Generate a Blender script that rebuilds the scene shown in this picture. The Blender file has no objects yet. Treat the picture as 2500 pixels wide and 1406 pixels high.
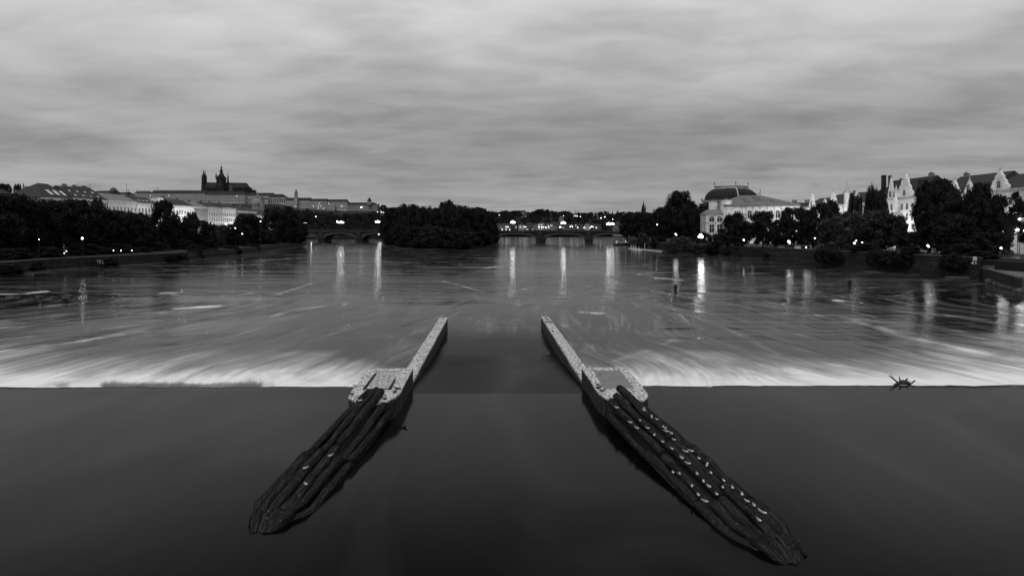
import bpy, bmesh, math, random
import numpy as np
from mathutils import Vector, Matrix, noise as mnoise
from mathutils.bvhtree import BVHTree

random.seed(7)
R = math.radians
scene = bpy.context.scene
C = scene.collection

# ------------------------------------------------------------------ camera
F = 1500.0                 # focal length measured in pixels of the 2500 px photograph
HC = 12.2                  # lens height above the lower river
HY = 560.0                 # image row of the horizon
cam_d = bpy.data.cameras.new('camera')
cam = bpy.data.objects.new('camera', cam_d); C.objects.link(cam)
cam_d.sensor_width = 36.0
cam_d.lens = F / 2500.0 * 36.0
cam_d.shift_y = -(703.0 - HY) / 2500.0
cam_d.clip_start = 0.5; cam_d.clip_end = 12000
cam.location = (0, 0, HC); cam.rotation_euler = (R(90), 0, 0)
scene.camera = cam
scene.render.resolution_x = 1024; scene.render.resolution_y = 575
scene.view_settings.view_transform = 'Standard'
scene.view_settings.look = 'None'
scene.view_settings.exposure = 0.0
scene.view_settings.gamma = 1.0
try:
    scene.cycles.use_light_tree = True
    scene.cycles.sample_clamp_indirect = 3.0
except Exception: pass

# ------------------------------------------------------------------ world: overcast dusk sky, black and white
SUN_EL, SUN_ROT = R(50), R(195)
w = bpy.data.worlds.new('World'); scene.world = w; w.use_nodes = True
nt = w.node_tree; nt.nodes.clear()
def N(t, **k):
    n = nt.nodes.new(t)
    for a, b in k.items(): setattr(n, a, b)
    return n
def L(a, b): nt.links.new(a, b)
def M(op, a, b=None, c=None, clamp=False):
    n = nt.nodes.new('ShaderNodeMath'); n.operation = op; n.use_clamp = clamp
    for i, v in enumerate((a, b, c)):
        if v is None: continue
        if isinstance(v, (int, float)): n.inputs[i].default_value = v
        else: nt.links.new(v, n.inputs[i])
    return n.outputs[0]
def ramp(fac, pts):
    n = nt.nodes.new('ShaderNodeValToRGB')
    e = n.color_ramp.elements
    while len(e) < len(pts): e.new(0.5)
    for el, (p, v) in zip(e, pts):
        el.position = p; el.color = (v, v, v, 1)
    nt.links.new(fac, n.inputs[0]); return n.outputs[0]
tc = N('ShaderNodeTexCoord')
sep = N('ShaderNodeSeparateXYZ'); L(tc.outputs['Generated'], sep.inputs[0])
zz = M('MAXIMUM', sep.outputs[2], 0.0)
den = M('ADD', zz, 0.10)
u = M('DIVIDE', sep.outputs[0], den); v = M('DIVIDE', sep.outputs[1], den)
cmb = N('ShaderNodeCombineXYZ'); L(u, cmb.inputs[0]); L(v, cmb.inputs[1])
def cloud(scale, sx, sy, rot, detail, dist, rough=0.5):
    mp = N('ShaderNodeMapping'); L(cmb.outputs[0], mp.inputs[0])
    mp.inputs['Scale'].default_value = (sx, sy, 1); mp.inputs['Rotation'].default_value = (0, 0, rot)
    nz = N('ShaderNodeTexNoise'); L(mp.outputs[0], nz.inputs['Vector'])
    nz.inputs['Scale'].default_value = scale; nz.inputs['Detail'].default_value = detail
    nz.inputs['Distortion'].default_value = dist; nz.inputs['Roughness'].default_value = rough
    return nz.outputs['Fac']
c1 = cloud(0.75, 0.8, 0.8, 0.5, 2, 0.3)
c2 = cloud(2.6, 0.55, 0.7, -0.45, 4, 0.5, 0.5)
c3 = cloud(6.0, 0.45, 0.8, 0.3, 4, 0.4, 0.5)
cl = M('ADD', M('ADD', M('MULTIPLY', c1, 0.44), M('MULTIPLY', c2, 0.34)), M('MULTIPLY', c3, 0.22))
cl = ramp(cl, [(0.36, 0.70), (0.445, 0.87), (0.50, 1.0), (0.555, 1.11), (0.64, 1.25)])
# brightness of the cloud deck with height above the horizon
grad = ramp(zz, [(0.0, 0.30), (0.03, 0.33), (0.09, 0.33), (0.17, 0.38), (0.25, 0.50), (0.36, 0.64), (0.46, 0.38), (0.58, 0.30), (0.72, 0.75), (1.0, 1.0)])
# a heavier bank of cloud low over the middle and right
bx = M('DIVIDE', M('SUBTRACT', sep.outputs[0], 0.16), 0.42); bz = M('DIVIDE', M('SUBTRACT', zz, 0.135), 0.075)
bank = M('POWER', 2.718, M('MULTIPLY', M('ADD', M('MULTIPLY', bx, bx), M('MULTIPLY', bz, bz)), -1.0))
grad = M('MULTIPLY', grad, M('SUBTRACT', 1.0, M('MULTIPLY', bank, 0.32)))
sky = N('ShaderNodeTexSky', sky_type='NISHITA'); sky.sun_disc = False
sky.sun_elevation = SUN_EL; sky.sun_rotation = SUN_ROT
bw = N('ShaderNodeRGBToBW'); L(sky.outputs[0], bw.inputs[0])
sk = M('MULTIPLY', bw.outputs[0], 0.08)
deck = M('MULTIPLY', cl, grad)
tot = M('ADD', M('MULTIPLY', deck, 9.6), sk)
bg = N('ShaderNodeBackground'); L(tot, bg.inputs[0]); bg.inputs[1].default_value = 0.10
wo = N('ShaderNodeOutputWorld'); L(bg.outputs[0], wo.inputs[0])

sun_d = bpy.data.lights.new('sun', 'SUN'); sun_d.energy = 1.25; sun_d.angle = R(30); sun_d.color = (1, 1, 1)
sun = bpy.data.objects.new('sun', sun_d); C.objects.link(sun)
sd = Vector((math.sin(SUN_ROT) * math.cos(SUN_EL), math.cos(SUN_ROT) * math.cos(SUN_EL), math.sin(SUN_EL)))
sun.rotation_euler = sd.to_track_quat('Z', 'Y').to_euler()
sun.location = (0, 0, 200)

# ------------------------------------------------------------------ helpers
def P(px, py, z=0.0):
    """point of height z seen at pixel (px, py) of the photograph"""
    d = (HC - z) * F / (py - HY)
    return Vector(((px - 1250) / F * d, d, z))
def W(px, d, z=0.0): return Vector(((px - 1250) / F * d, d, z))
def ZY(py, d): return HC - (py - HY) / F * d
def S(px, d): return px / F * d          # size in metres of px pixels at distance d

class MB:
    def __init__(s): s.v = []; s.f = []
    def add(s, vs, fs):
        o = len(s.v); s.v += [tuple(x) for x in vs]; s.f += [tuple(i + o for i in f) for f in fs]
    def box(s, x0, x1, y0, y1, z0, z1):
        s.add([(x0,y0,z0),(x1,y0,z0),(x1,y1,z0),(x0,y1,z0),(x0,y0,z1),(x1,y0,z1),(x1,y1,z1),(x0,y1,z1)],
              [(0,3,2,1),(4,5,6,7),(0,1,5,4),(1,2,6,5),(2,3,7,6),(3,0,4,7)])
    def prism(s, pts, z0, z1):
        n = len(pts)
        zb = z0 if isinstance(z0, (list, tuple)) else [z0]*n
        zt = z1 if isinstance(z1, (list, tuple)) else [z1]*n
        s.add([(p[0],p[1],zb[i]) for i,p in enumerate(pts)] + [(p[0],p[1],zt[i]) for i,p in enumerate(pts)],
              [tuple(range(n-1,-1,-1)), tuple(range(n,2*n))] + [(i,(i+1)%n,n+(i+1)%n,n+i) for i in range(n)])
    def lathe(s, prof, n=12, cx=0, cy=0, cz=0, sx=1, sy=1, ph=0):
        vs = []; fs = []
        for r, z in prof:
            for k in range(n):
                a = 2*math.pi*k/n + ph
                vs.append((cx + r*sx*math.cos(a), cy + r*sy*math.sin(a), cz + z))
        for j in range(len(prof)-1):
            for k in range(n):
                a = j*n+k; b = j*n+(k+1)%n
                fs.append((a, b, b+n, a+n))
        fs.append(tuple(range(n-1,-1,-1))); m = (len(prof)-1)*n
        fs.append(tuple(range(m, m+n)))
        s.add(vs, fs)
    def tube(s, pts, rad, n=8, jit=0, sd=0):
        pts = [Vector(p) for p in pts]; m = len(pts)
        rr = rad if isinstance(rad, (list, tuple)) else [rad]*m
        vs = []; fs = []
        for i, p in enumerate(pts):
            t = (pts[min(i+1, m-1)] - pts[max(i-1, 0)]).normalized()
            up = Vector((0,0,1)) if abs(t.z) < 0.95 else Vector((1,0,0))
            a = t.cross(up).normalized(); b = a.cross(t).normalized()
            for k in range(n):
                an = 2*math.pi*k/n
                q = rr[i]
                if jit: q *= 1 + jit*(mnoise.noise(Vector((math.cos(an)*1.1+sd, math.sin(an)*1.1, i*0.12))) + 0.55*mnoise.noise(Vector((math.cos(an)*3.4+sd, math.sin(an)*3.4, i*0.22))))
                vs.append(p + a*math.cos(an)*q + b*math.sin(an)*q)
        for i in range(m-1):
            for k in range(n):
                a0 = i*n+k; b0 = i*n+(k+1)%n
                fs.append((a0, b0, b0+n, a0+n))
        fs.append(tuple(range(n-1,-1,-1))); fs.append(tuple(range((m-1)*n, m*n)))
        s.add(vs, fs)
    def mesh(s, name, smooth=False):
        me = bpy.data.meshes.new(name); me.from_pydata([tuple(x) for x in s.v], [], s.f)
        if smooth:
            for p in me.polygons: p.use_smooth = True
        me.update(); return me
    def build(s, name, m, parent=None, smooth=False, loc=None):
        return link(name, s.mesh(name, smooth), m, parent, loc)
def link(name, me, m=None, parent=None, loc=None):
    o = bpy.data.objects.new(name, me); C.objects.link(o)
    if m is not None and len(me.materials) == 0: me.materials.append(m)
    if parent is not None: o.parent = parent
    if loc is not None: o.location = loc
    return o
def empty(name, loc, rz=0.0):
    o = bpy.data.objects.new(name, None); C.objects.link(o)
    o.empty_display_size = 0.3; o.location = loc; o.rotation_euler = (0, 0, rz); return o
def tag(o, label=None, cat=None, group=None, kind=None):
    if label: o['label'] = label
    if cat: o['category'] = cat
    if group: o['group'] = group
    if kind: o['kind'] = kind
    return o
KIDS = {}
def dup(root):
    r = root.copy(); C.objects.link(r)
    for ch in root.children:
        c = ch.copy(); C.objects.link(c); c.parent = r
        for g in ch.children:
            d = g.copy(); C.objects.link(d); d.parent = c
    return r
ORD = ['first','second','third','fourth','fifth','sixth','seventh','eighth','ninth','tenth','eleventh','twelfth','thirteenth','fourteenth','fifteenth','sixteenth','seventeenth','eighteenth','nineteenth','twentieth']

# ------------------------------------------------------------------ materials
def material(name, lo, hi, scale=1.0, rough=0.9, bump=0.0, bscale=None, stretch=(1,1,1), detail=5, p0=0.35, p1=0.65, spec=0.3, bdist=0.05):
    m = bpy.data.materials.new(name); m.use_nodes = True; t = m.node_tree
    b = t.nodes['Principled BSDF']
    tcn = t.nodes.new('ShaderNodeTexCoord'); mp = t.nodes.new('ShaderNodeMapping'); mp.inputs['Scale'].default_value = stretch
    t.links.new(tcn.outputs['Object'], mp.inputs[0])
    nz = t.nodes.new('ShaderNodeTexNoise'); nz.inputs['Scale'].default_value = scale; nz.inputs['Detail'].default_value = detail
    nz.inputs['Roughness'].default_value = 0.6
    t.links.new(mp.outputs[0], nz.inputs['Vector'])
    cr = t.nodes.new('ShaderNodeValToRGB'); e = cr.color_ramp.elements
    e[0].position = p0; e[0].color = (lo, lo, lo, 1); e[1].position = p1; e[1].color = (hi, hi, hi, 1)
    t.links.new(nz.outputs['Fac'], cr.inputs[0]); t.links.new(cr.outputs[0], b.inputs['Base Color'])
    b.inputs['Roughness'].default_value = rough; b.inputs['Specular IOR Level'].default_value = spec
    if bump:
        n2 = t.nodes.new('ShaderNodeTexNoise'); n2.inputs['Scale'].default_value = bscale or scale*2; n2.inputs['Detail'].default_value = 4
        t.links.new(mp.outputs[0], n2.inputs['Vector'])
        bp = t.nodes.new('ShaderNodeBump'); bp.inputs['Strength'].default_value = bump; bp.inputs['Distance'].default_value = bdist
        t.links.new(n2.outputs['Fac'], bp.inputs['Height']); t.links.new(bp.outputs[0], b.inputs['Normal'])
    return m
def emitter(name, st):
    m = bpy.data.materials.new(name); m.use_nodes = True; b = m.node_tree.nodes['Principled BSDF']
    b.inputs['Base Color'].default_value = (0.8,0.8,0.8,1); b.inputs['Emission Color'].default_value = (1,1,1,1)
    b.inputs['Emission Strength'].default_value = st; return m
def brick(name, c1_, c2_, mortar, scale, bw_=0.6, rh=0.3, rough=0.9, rot=(0,0,0)):
    """masonry courses laid in object space, broken up by stains"""
    m = bpy.data.materials.new(name); m.use_nodes = True; t = m.node_tree; b = t.nodes['Principled BSDF']
    tcn = t.nodes.new('ShaderNodeTexCoord'); mp = t.nodes.new('ShaderNodeMapping'); mp.inputs['Rotation'].default_value = rot
    t.links.new(tcn.outputs['Object'], mp.inputs[0])
    br = t.nodes.new('ShaderNodeTexBrick'); t.links.new(mp.outputs[0], br.inputs['Vector'])
    br.inputs['Scale'].default_value = scale; br.inputs['Brick Width'].default_value = bw_; br.inputs['Row Height'].default_value = rh
    br.inputs['Color1'].default_value = (c1_,)*3+(1,); br.inputs['Color2'].default_value = (c2_,)*3+(1,)
    br.inputs['Mortar'].default_value = (mortar,)*3+(1,); br.inputs['Mortar Size'].default_value = 0.02
    nz = t.nodes.new('ShaderNodeTexNoise'); nz.inputs['Scale'].default_value = 1.3; nz.inputs['Detail'].default_value = 7; nz.inputs['Roughness'].default_value = 0.7
    t.links.new(tcn.outputs['Object'], nz.inputs['Vector'])
    cr = t.nodes.new('ShaderNodeValToRGB'); e = cr.color_ramp.elements
    e[0].position = 0.38; e[0].color = (0.25,)*3+(1,); e[1].position = 0.62; e[1].color = (1.35,)*3+(1,)
    t.links.new(nz.outputs['Fac'], cr.inputs[0])
    mx = t.nodes.new('ShaderNodeMix'); mx.data_type = 'RGBA'; mx.blend_type = 'MULTIPLY'; mx.inputs[0].default_value = 1
    t.links.new(br.outputs['Color'], mx.inputs[6]); t.links.new(cr.outputs[0], mx.inputs[7])
    t.links.new(mx.outputs[2], b.inputs['Base Color']); b.inputs['Roughness'].default_value = rough
    b.inputs['Specular IOR Level'].default_value = 0.3
    return m
MT = {}
MT['leaf'] = material('foliage', 0.002, 0.031, 6.5, 0.95, spec=0.05)
MT['leaf_pale'] = material('pale_foliage', 0.008, 0.055, 7.0, 0.95, spec=0.05)
MT['bark'] = material('bark', 0.02, 0.05, 3, 0.95, 0.5, stretch=(1,1,.3))
MT['log'] = material('weathered_log', 0.003, 0.085, 1.6, 0.85, 1.0, 3.0, stretch=(7,1.0,7), p0=0.47, p1=0.76, bdist=0.10, detail=9)
def log_mat():
    m = bpy.data.materials.new('split_bark_log'); m.use_nodes = True; t = m.node_tree; b = t.nodes['Principled BSDF']
    at = t.nodes.new('ShaderNodeAttribute'); at.attribute_name = 'grain'
    n1 = t.nodes.new('ShaderNodeTexNoise'); n1.inputs['Scale'].default_value = 13; n1.inputs['Detail'].default_value = 10; n1.inputs['Roughness'].default_value = 0.75
    n2 = t.nodes.new('ShaderNodeTexNoise'); n2.inputs['Scale'].default_value = 3; n2.inputs['Detail'].default_value = 3
    t.links.new(at.outputs['Vector'], n1.inputs['Vector']); t.links.new(at.outputs['Vector'], n2.inputs['Vector'])
    cr = t.nodes.new('ShaderNodeValToRGB'); e = cr.color_ramp.elements
    e[0].position = 0.44; e[0].color = (0.006,)*3+(1,); e[1].position = 0.72; e[1].color = (0.17,)*3+(1,); k = e.new(0.57); k.color = (0.034,)*3+(1,)
    t.links.new(n1.outputs['Fac'], cr.inputs[0])
    tcn = t.nodes.new('ShaderNodeTexCoord'); n4 = t.nodes.new('ShaderNodeTexNoise'); n4.inputs['Scale'].default_value = 7; n4.inputs['Detail'].default_value = 5; n4.inputs['Roughness'].default_value = 0.8
    t.links.new(tcn.outputs['Object'], n4.inputs['Vector'])            # pale droppings and splinters, plus speckled highlights put into the colour
    c4 = t.nodes.new('ShaderNodeValToRGB'); e4 = c4.color_ramp.elements; e4[0].position = 0.60; e4[0].color = (0,0,0,1); e4[1].position = 0.70; e4[1].color = (1,1,1,1)
    t.links.new(n4.outputs['Fac'], c4.inputs[0])
    mx = t.nodes.new('ShaderNodeMix'); mx.data_type = 'RGBA'; t.links.new(c4.outputs[0], mx.inputs[0]); t.links.new(cr.outputs[0], mx.inputs[6]); mx.inputs[7].default_value = (0.20,)*3+(1,)
    t.links.new(mx.outputs[2], b.inputs['Base Color'])
    ad = t.nodes.new('ShaderNodeMath'); ad.operation = 'ADD'; t.links.new(n1.outputs['Fac'], ad.inputs[0]); t.links.new(n2.outputs['Fac'], ad.inputs[1])
    bp = t.nodes.new('ShaderNodeBump'); bp.inputs['Strength'].default_value = 1.0; bp.inputs['Distance'].default_value = 0.045
    t.links.new(ad.outputs[0], bp.inputs['Height']); t.links.new(bp.outputs[0], b.inputs['Normal'])
    b.inputs['Roughness'].default_value = 1.0; b.inputs['Specular IOR Level'].default_value = 0.0
    return m
MT['log'] = log_mat()
MT['log_end'] = material('log_end', 0.02, 0.06, 12, 0.95)
MT['coping'] = material('speckled_coping_stone', 0.045, 0.60, 8.0, 0.9, 0.8, 8, stretch=(0.8,1,1), p0=0.42, p1=0.56, detail=8, bdist=0.04)
MT['dark_stone'] = material('dark_mottled_stone', 0.006, 0.06, 1.8, 0.65, 0.7, 5, stretch=(2,2,0.5), detail=8, bdist=0.04, p0=0.4,p1=0.72)  # darker stone for pier sides, channel walls and weir sills
MT['panel'] = material('metal_panel', 0.13, 0.17, 1.5, 0.8, p0=0.3, p1=0.7)
MT['panel_rough'] = material('mossy_panel', 0.12, 0.5, 9, 0.9, 0.5, 9, stretch=(0.6,1,1), p0=0.42, p1=0.62, detail=8)
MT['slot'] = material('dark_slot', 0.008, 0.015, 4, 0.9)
MT['quay'] = brick('quay_masonry', 0.013, 0.030, 0.006, 1.0, 1.1, 0.45, rot=(R(90),0,0))
MT['quay_top'] = material('quay_coping', 0.03, 0.09, 1.2, 0.9, p0=0.4, p1=0.6)
MT['ground'] = material('park_ground', 0.006, 0.014, 0.1, 0.95)
MT['hill'] = material('hill_ground', 0.004, 0.010, 0.03, 0.95)
MT['pave'] = material('pavement', 0.06, 0.12, 0.3, 0.9)
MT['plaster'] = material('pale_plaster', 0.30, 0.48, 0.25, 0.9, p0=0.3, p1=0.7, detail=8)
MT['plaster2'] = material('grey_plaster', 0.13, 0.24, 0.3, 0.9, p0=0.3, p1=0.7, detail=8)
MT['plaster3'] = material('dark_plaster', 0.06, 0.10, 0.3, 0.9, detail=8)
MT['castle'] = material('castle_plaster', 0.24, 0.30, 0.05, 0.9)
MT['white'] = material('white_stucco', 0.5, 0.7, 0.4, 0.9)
MT['trim'] = material('stone_trim', 0.3, 0.45, 0.8, 0.9)
MT['roof'] = material('tile_roof', 0.018, 0.034, 0.8, 0.85, stretch=(1,1,3), detail=8)
MT['roof_dark'] = material('slate_roof', 0.010, 0.020, 0.8, 0.85)
MT['roof_metal'] = material('sheet_metal_roof', 0.10, 0.15, 0.6, 0.6, detail=8)
MT['gothic'] = material('gothic_stone', 0.008, 0.022, 0.15, 0.95)
MT['glass'] = material('window_glass', 0.012, 0.03, 0.7, 0.15, spec=0.5)
MT['iron'] = material('iron', 0.005, 0.012, 4, 0.6)
MT['bridge'] = material('bridge_stone', 0.010, 0.024, 0.4, 0.9, detail=8)
MT['bridge_rib'] = material('bridge_rib_stone', 0.06, 0.11, 0.5, 0.9)
MT['gull'] = material('gull_plumage', 0.42, 0.58, 9, 0.8)
MT['gull_wing'] = material('gull_wing', 0.18, 0.30, 9, 0.8)
MT['dark_bird'] = material('dark_plumage', 0.015, 0.04, 9, 0.8)
MT['beak'] = material('beak', 0.05, 0.08, 9, 0.6)
MT['boat_white'] = material('boat_paint', 0.35, 0.55, 2, 0.5)
MT['lamp'] = emitter('lamp_glow', 14)
MT['lamp_mid'] = emitter('park_lamp_glow', 4)
MT['lamp_dim'] = emitter('small_lamp_glow', 7)
MT['lit_window'] = emitter('lit_window', 0.5)
MT['sign_lit'] = emitter('sign_glow', 0.45)
# ------------------------------------------------------------------ water
def interp(x, tab):
    xs = [t[0] for t in tab]; ys = [t[1] for t in tab]
    return np.interp(x, xs, ys)
def vnoise(x, y, seed=0):
    xi = np.floor(x).astype(np.int64); yi = np.floor(y).astype(np.int64)
    fx = x - xi; fy = y - yi; fx = fx*fx*(3-2*fx); fy = fy*fy*(3-2*fy)
    def h(a, b):
        n = (a*374761393 + b*668265263 + seed*974711) & 0x7fffffff
        n = ((n ^ (n >> 13)) * 1274126177) & 0x7fffffff
        return ((n ^ (n >> 16)) & 0xffff) / 65535.0
    return (h(xi,yi)*(1-fx)+h(xi+1,yi)*fx)*(1-fy) + (h(xi,yi+1)*(1-fx)+h(xi+1,yi+1)*fx)*fy
def fbm(x, y, seed=0, o=4):
    s = 0; a = 0.5; t = 0
    for k in range(o):
        s = s + a*vnoise(x*2**k, y*2**k, seed+k*17); t += a; a *= 0.55
    return s/t
def sst(a, b, x):
    t = np.clip((x-a)/(b-a), 0, 1); return t*t*(3-2*t)
CREST = lambda x: 43.45 + 0.0088*x

def water_mat(name, upper=False):
    m = bpy.data.materials.new(name); m.use_nodes = True; t = m.node_tree; b = t.nodes['Principled BSDF']
    nl = t.links.new
    def math_(op, a, c=None, clamp=False):
        n = t.nodes.new('ShaderNodeMath'); n.operation = op; n.use_clamp = clamp
        for i, q in enumerate((a, c)):
            if q is None: continue
            if isinstance(q, (int, float)): n.inputs[i].default_value = q
            else: nl(q, n.inputs[i])
        return n.outputs[0]
    tcn = t.nodes.new('ShaderNodeTexCoord')
    def noise(sc, stretch, rot=0, detail=4, dist=0.0):
        mp = t.nodes.new('ShaderNodeMapping'); mp.inputs['Scale'].default_value = stretch; mp.inputs['Rotation'].default_value = (0,0,rot)
        nl(tcn.outputs['Object'], mp.inputs[0])
        n = t.nodes.new('ShaderNodeTexNoise'); n.inputs['Scale'].default_value = sc; n.inputs['Detail'].default_value = detail; n.inputs['Distortion'].default_value = dist
        nl(mp.outputs[0], n.inputs['Vector']); return n.outputs['Fac']
    if upper:
        b.inputs['Base Color'].default_value = (0.003,)*3+(1,)
        b.inputs['Roughness'].default_value = 0.12; b.inputs['IOR'].default_value = 1.13
        h = noise(0.12, (1,0.6,1), 0.2, 3, 0.5)
        hf = noise(0.10, (1,0.35,1), 0.35, 5, 1.6)
        cr = t.nodes.new('ShaderNodeValToRGB'); e = cr.color_ramp.elements      # faint foam film plus reflection variation put into the pool colour
        e[0].position = 0.45; e[0].color = (0.001,)*3+(1,); e[1].position = 0.75; e[1].color = (0.018,)*3+(1,)
        nl(hf, cr.inputs[0]); nl(cr.outputs[0], b.inputs['Base Color'])
        bp = t.nodes.new('ShaderNodeBump'); bp.inputs['Strength'].default_value = 0.3; bp.inputs['Distance'].default_value = 0.10
        nl(h, bp.inputs['Height']); nl(bp.outputs[0], b.inputs['Normal'])
        return m
    at = t.nodes.new('ShaderNodeAttribute'); at.attribute_name = 'foam'
    # streak coordinates: the current draws the foam out along lines that meet far downstream
    at2 = t.nodes.new('ShaderNodeAttribute'); at2.attribute_name = 'flow'
    sepf = t.nodes.new('ShaderNodeSeparateXYZ'); nl(at2.outputs['Vector'], sepf.inputs[0])
    mp = t.nodes.new('ShaderNodeMapping'); nl(at2.outputs['Vector'], mp.inputs[0]); mp.inputs['Scale'].default_value = (1,1,0)
    n1 = t.nodes.new('ShaderNodeTexNoise'); n1.inputs['Scale'].default_value = 1.0; n1.inputs['Detail'].default_value = 7; n1.inputs['Distortion'].default_value = 0.6; n1.inputs['Roughness'].default_value = 0.6
    nl(mp.outputs[0], n1.inputs['Vector'])
    # fac = foam * (0.35 + streak)
    st = math_('MULTIPLY', math_('SUBTRACT', n1.outputs['Fac'], 0.36), 3.6, True)
    mpf = t.nodes.new('ShaderNodeMapping'); nl(at2.outputs['Vector'], mpf.inputs[0]); mpf.inputs['Scale'].default_value = (4.5,1.6,0)
    n3 = t.nodes.new('ShaderNodeTexNoise'); n3.inputs['Scale'].default_value = 1.0; n3.inputs['Detail'].default_value = 8; n3.inputs['Distortion'].default_value = 0.9; n3.inputs['Roughness'].default_value = 0.62
    nl(mpf.outputs[0], n3.inputs['Vector'])
    thr = math_('ADD', math_('MULTIPLY', math_('SUBTRACT', n1.outputs['Fac'], 0.5), 1.15), math_('MULTIPLY', math_('SUBTRACT', n3.outputs['Fac'], 0.5), 1.0))
    edge = math_('MULTIPLY', at.outputs['Fac'], 4.0, True)
    f2 = math_('MULTIPLY', at.outputs['Fac'], math_('ADD', math_('MULTIPLY', thr, math_('SUBTRACT', 2.7, math_('MULTIPLY', at.outputs['Fac'], 2.0))), 0.98), True)
    st3 = math_('MULTIPLY', math_('ADD', math_('SUBTRACT', n1.outputs['Fac'], 0.42), math_('MULTIPLY', math_('SUBTRACT', n3.outputs['Fac'], 0.5), 0.8)), 3.2, True)
    foam = math_('MINIMUM', math_('ADD', f2, math_('MULTIPLY', math_('MULTIPLY', math_('MULTIPLY', st3, st3), 0.20), sepf.outputs[2])), 1.0)
    mix = t.nodes.new('ShaderNodeMix'); mix.data_type = 'RGBA'
    nl(foam, mix.inputs[0]); mix.inputs[6].default_value = (0.004,)*3+(1,); mix.inputs[7].default_value = (0.70,)*3+(1,)
    nl(mix.outputs[2], b.inputs['Base Color'])
    nl(math_('ADD', math_('MULTIPLY', sepf.outputs[2], 0.15), 1.08), b.inputs['IOR'])
    ro = math_('ADD', math_('MULTIPLY', foam, 0.7, True), 0.10)
    nl(ro, b.inputs['Roughness'])
    ha = noise(0.30, (0.35,1,1), 0.05, 5, 0.8)
    hb = noise(0.05, (0.30,1,1), -0.1, 4, 1.2)
    hc = noise(0.035, (0.26,1,1), 0.04, 3, 1.4)
    hh = math_('ADD', math_('ADD', math_('MULTIPLY', ha, 0.016), math_('MULTIPLY', hb, 0.06)), math_('ADD', math_('MULTIPLY', hc, 0.30), math_('MULTIPLY', n1.outputs['Fac'], 0.13)))
    bp = t.nodes.new('ShaderNodeBump'); bp.inputs['Strength'].default_value = 1.0; bp.inputs['Distance'].default_value = 1.0
    nl(hh, bp.inputs['Height']); nl(bp.outputs[0], b.inputs['Normal'])
    return m

def seg_streak(px, py, pts, wid, amp):
    """soft line through image points; used on the river surface positions"""
    best = np.full(px.shape, 1e9)
    for (x0,y0),(x1,y1) in zip(pts[:-1], pts[1:]):
        dx, dy = x1-x0, y1-y0; L2 = dx*dx+dy*dy
        tt = np.clip(((px-x0)*dx + (py-y0)*dy)/L2, 0, 1)
        ex = (px-(x0+tt*dx)); ey = (py-(y0+tt*dy))
        best = np.minimum(best, (ex*0.22)**2 + ey**2)
    return amp*np.exp(-best/(wid*wid))
STREAKS = [
 ([(272,767),(330,765),(398,761)], 2.2, .8), ([(430,753),(470,751),(535,747)], 2.4, .9), ([(545,741),(600,736),(680,718),(760,692)], 2.4, .2),
 ([(-60,722),(0,718),(60,717),(112,711)], 2.0, .6), ([(395,716),(445,713)], 2, .45), ([(120,747),(220,736)], 2, .25),
 ([(650,775),(720,757),(820,742)], 2.6, .35), ([(0,785),(130,772),(300,750),(620,715)], 2.4, .22), ([(-80,838),(0,830),(150,812),(330,795),(560,762)], 3, .25),
 ([(-100,875),(0,858),(200,832),(350,808)], 4, .35), ([(0,802),(200,786),(420,760)], 2.4, .15),
 ([(1085,688),(1120,695),(1170,711)], 2.2, .3), ([(1185,655),(1245,647)], 2, .3), 
 ([(1560,662),(1590,672),(1605,682)], 2, .45), ([(1560,670),(1610,678),(1665,685)], 2.0, .4), ([(1420,762),(1465,765)], 2.6, .6),
 ([(2040,733),(2102,738)], 2.2, .7), ([(1830,745),(1885,750)], 2.4, .35), ([(1620,745),(1760,795),(1900,865)], 4, .18),
 ([(1450,665),(1540,700),(1700,730)], 2.4, .16), ([(2090,785),(2200,815),(2330,850),(2560,890)], 7, .3), ([(2000,770),(2200,790),(2500,830)], 4, .16),
 ([(2200,760),(2520,790)], 3, .14), ([(1210,722),(1290,703),(1350,690)], 2.4, .16), ([(1500,690),(1580,725)], 2.4, .2), ([(1385,795),(1440,845)], 3, .12),
 ([(1370,715),(1480,690)], 2, .15), ([(1700,660),(1760,680)], 2, .12),
 ([(400,660),(560,650)], 1.6, .12), ([(600,640),(700,632)], 1.6, .15), ([(1230,640),(1330,650)], 1.6, .12), ([(2180,845),(2500,915)], 6, .2),
 ([(1500,880),(1600,850),(1640,830)], 6, .2),
]
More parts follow.
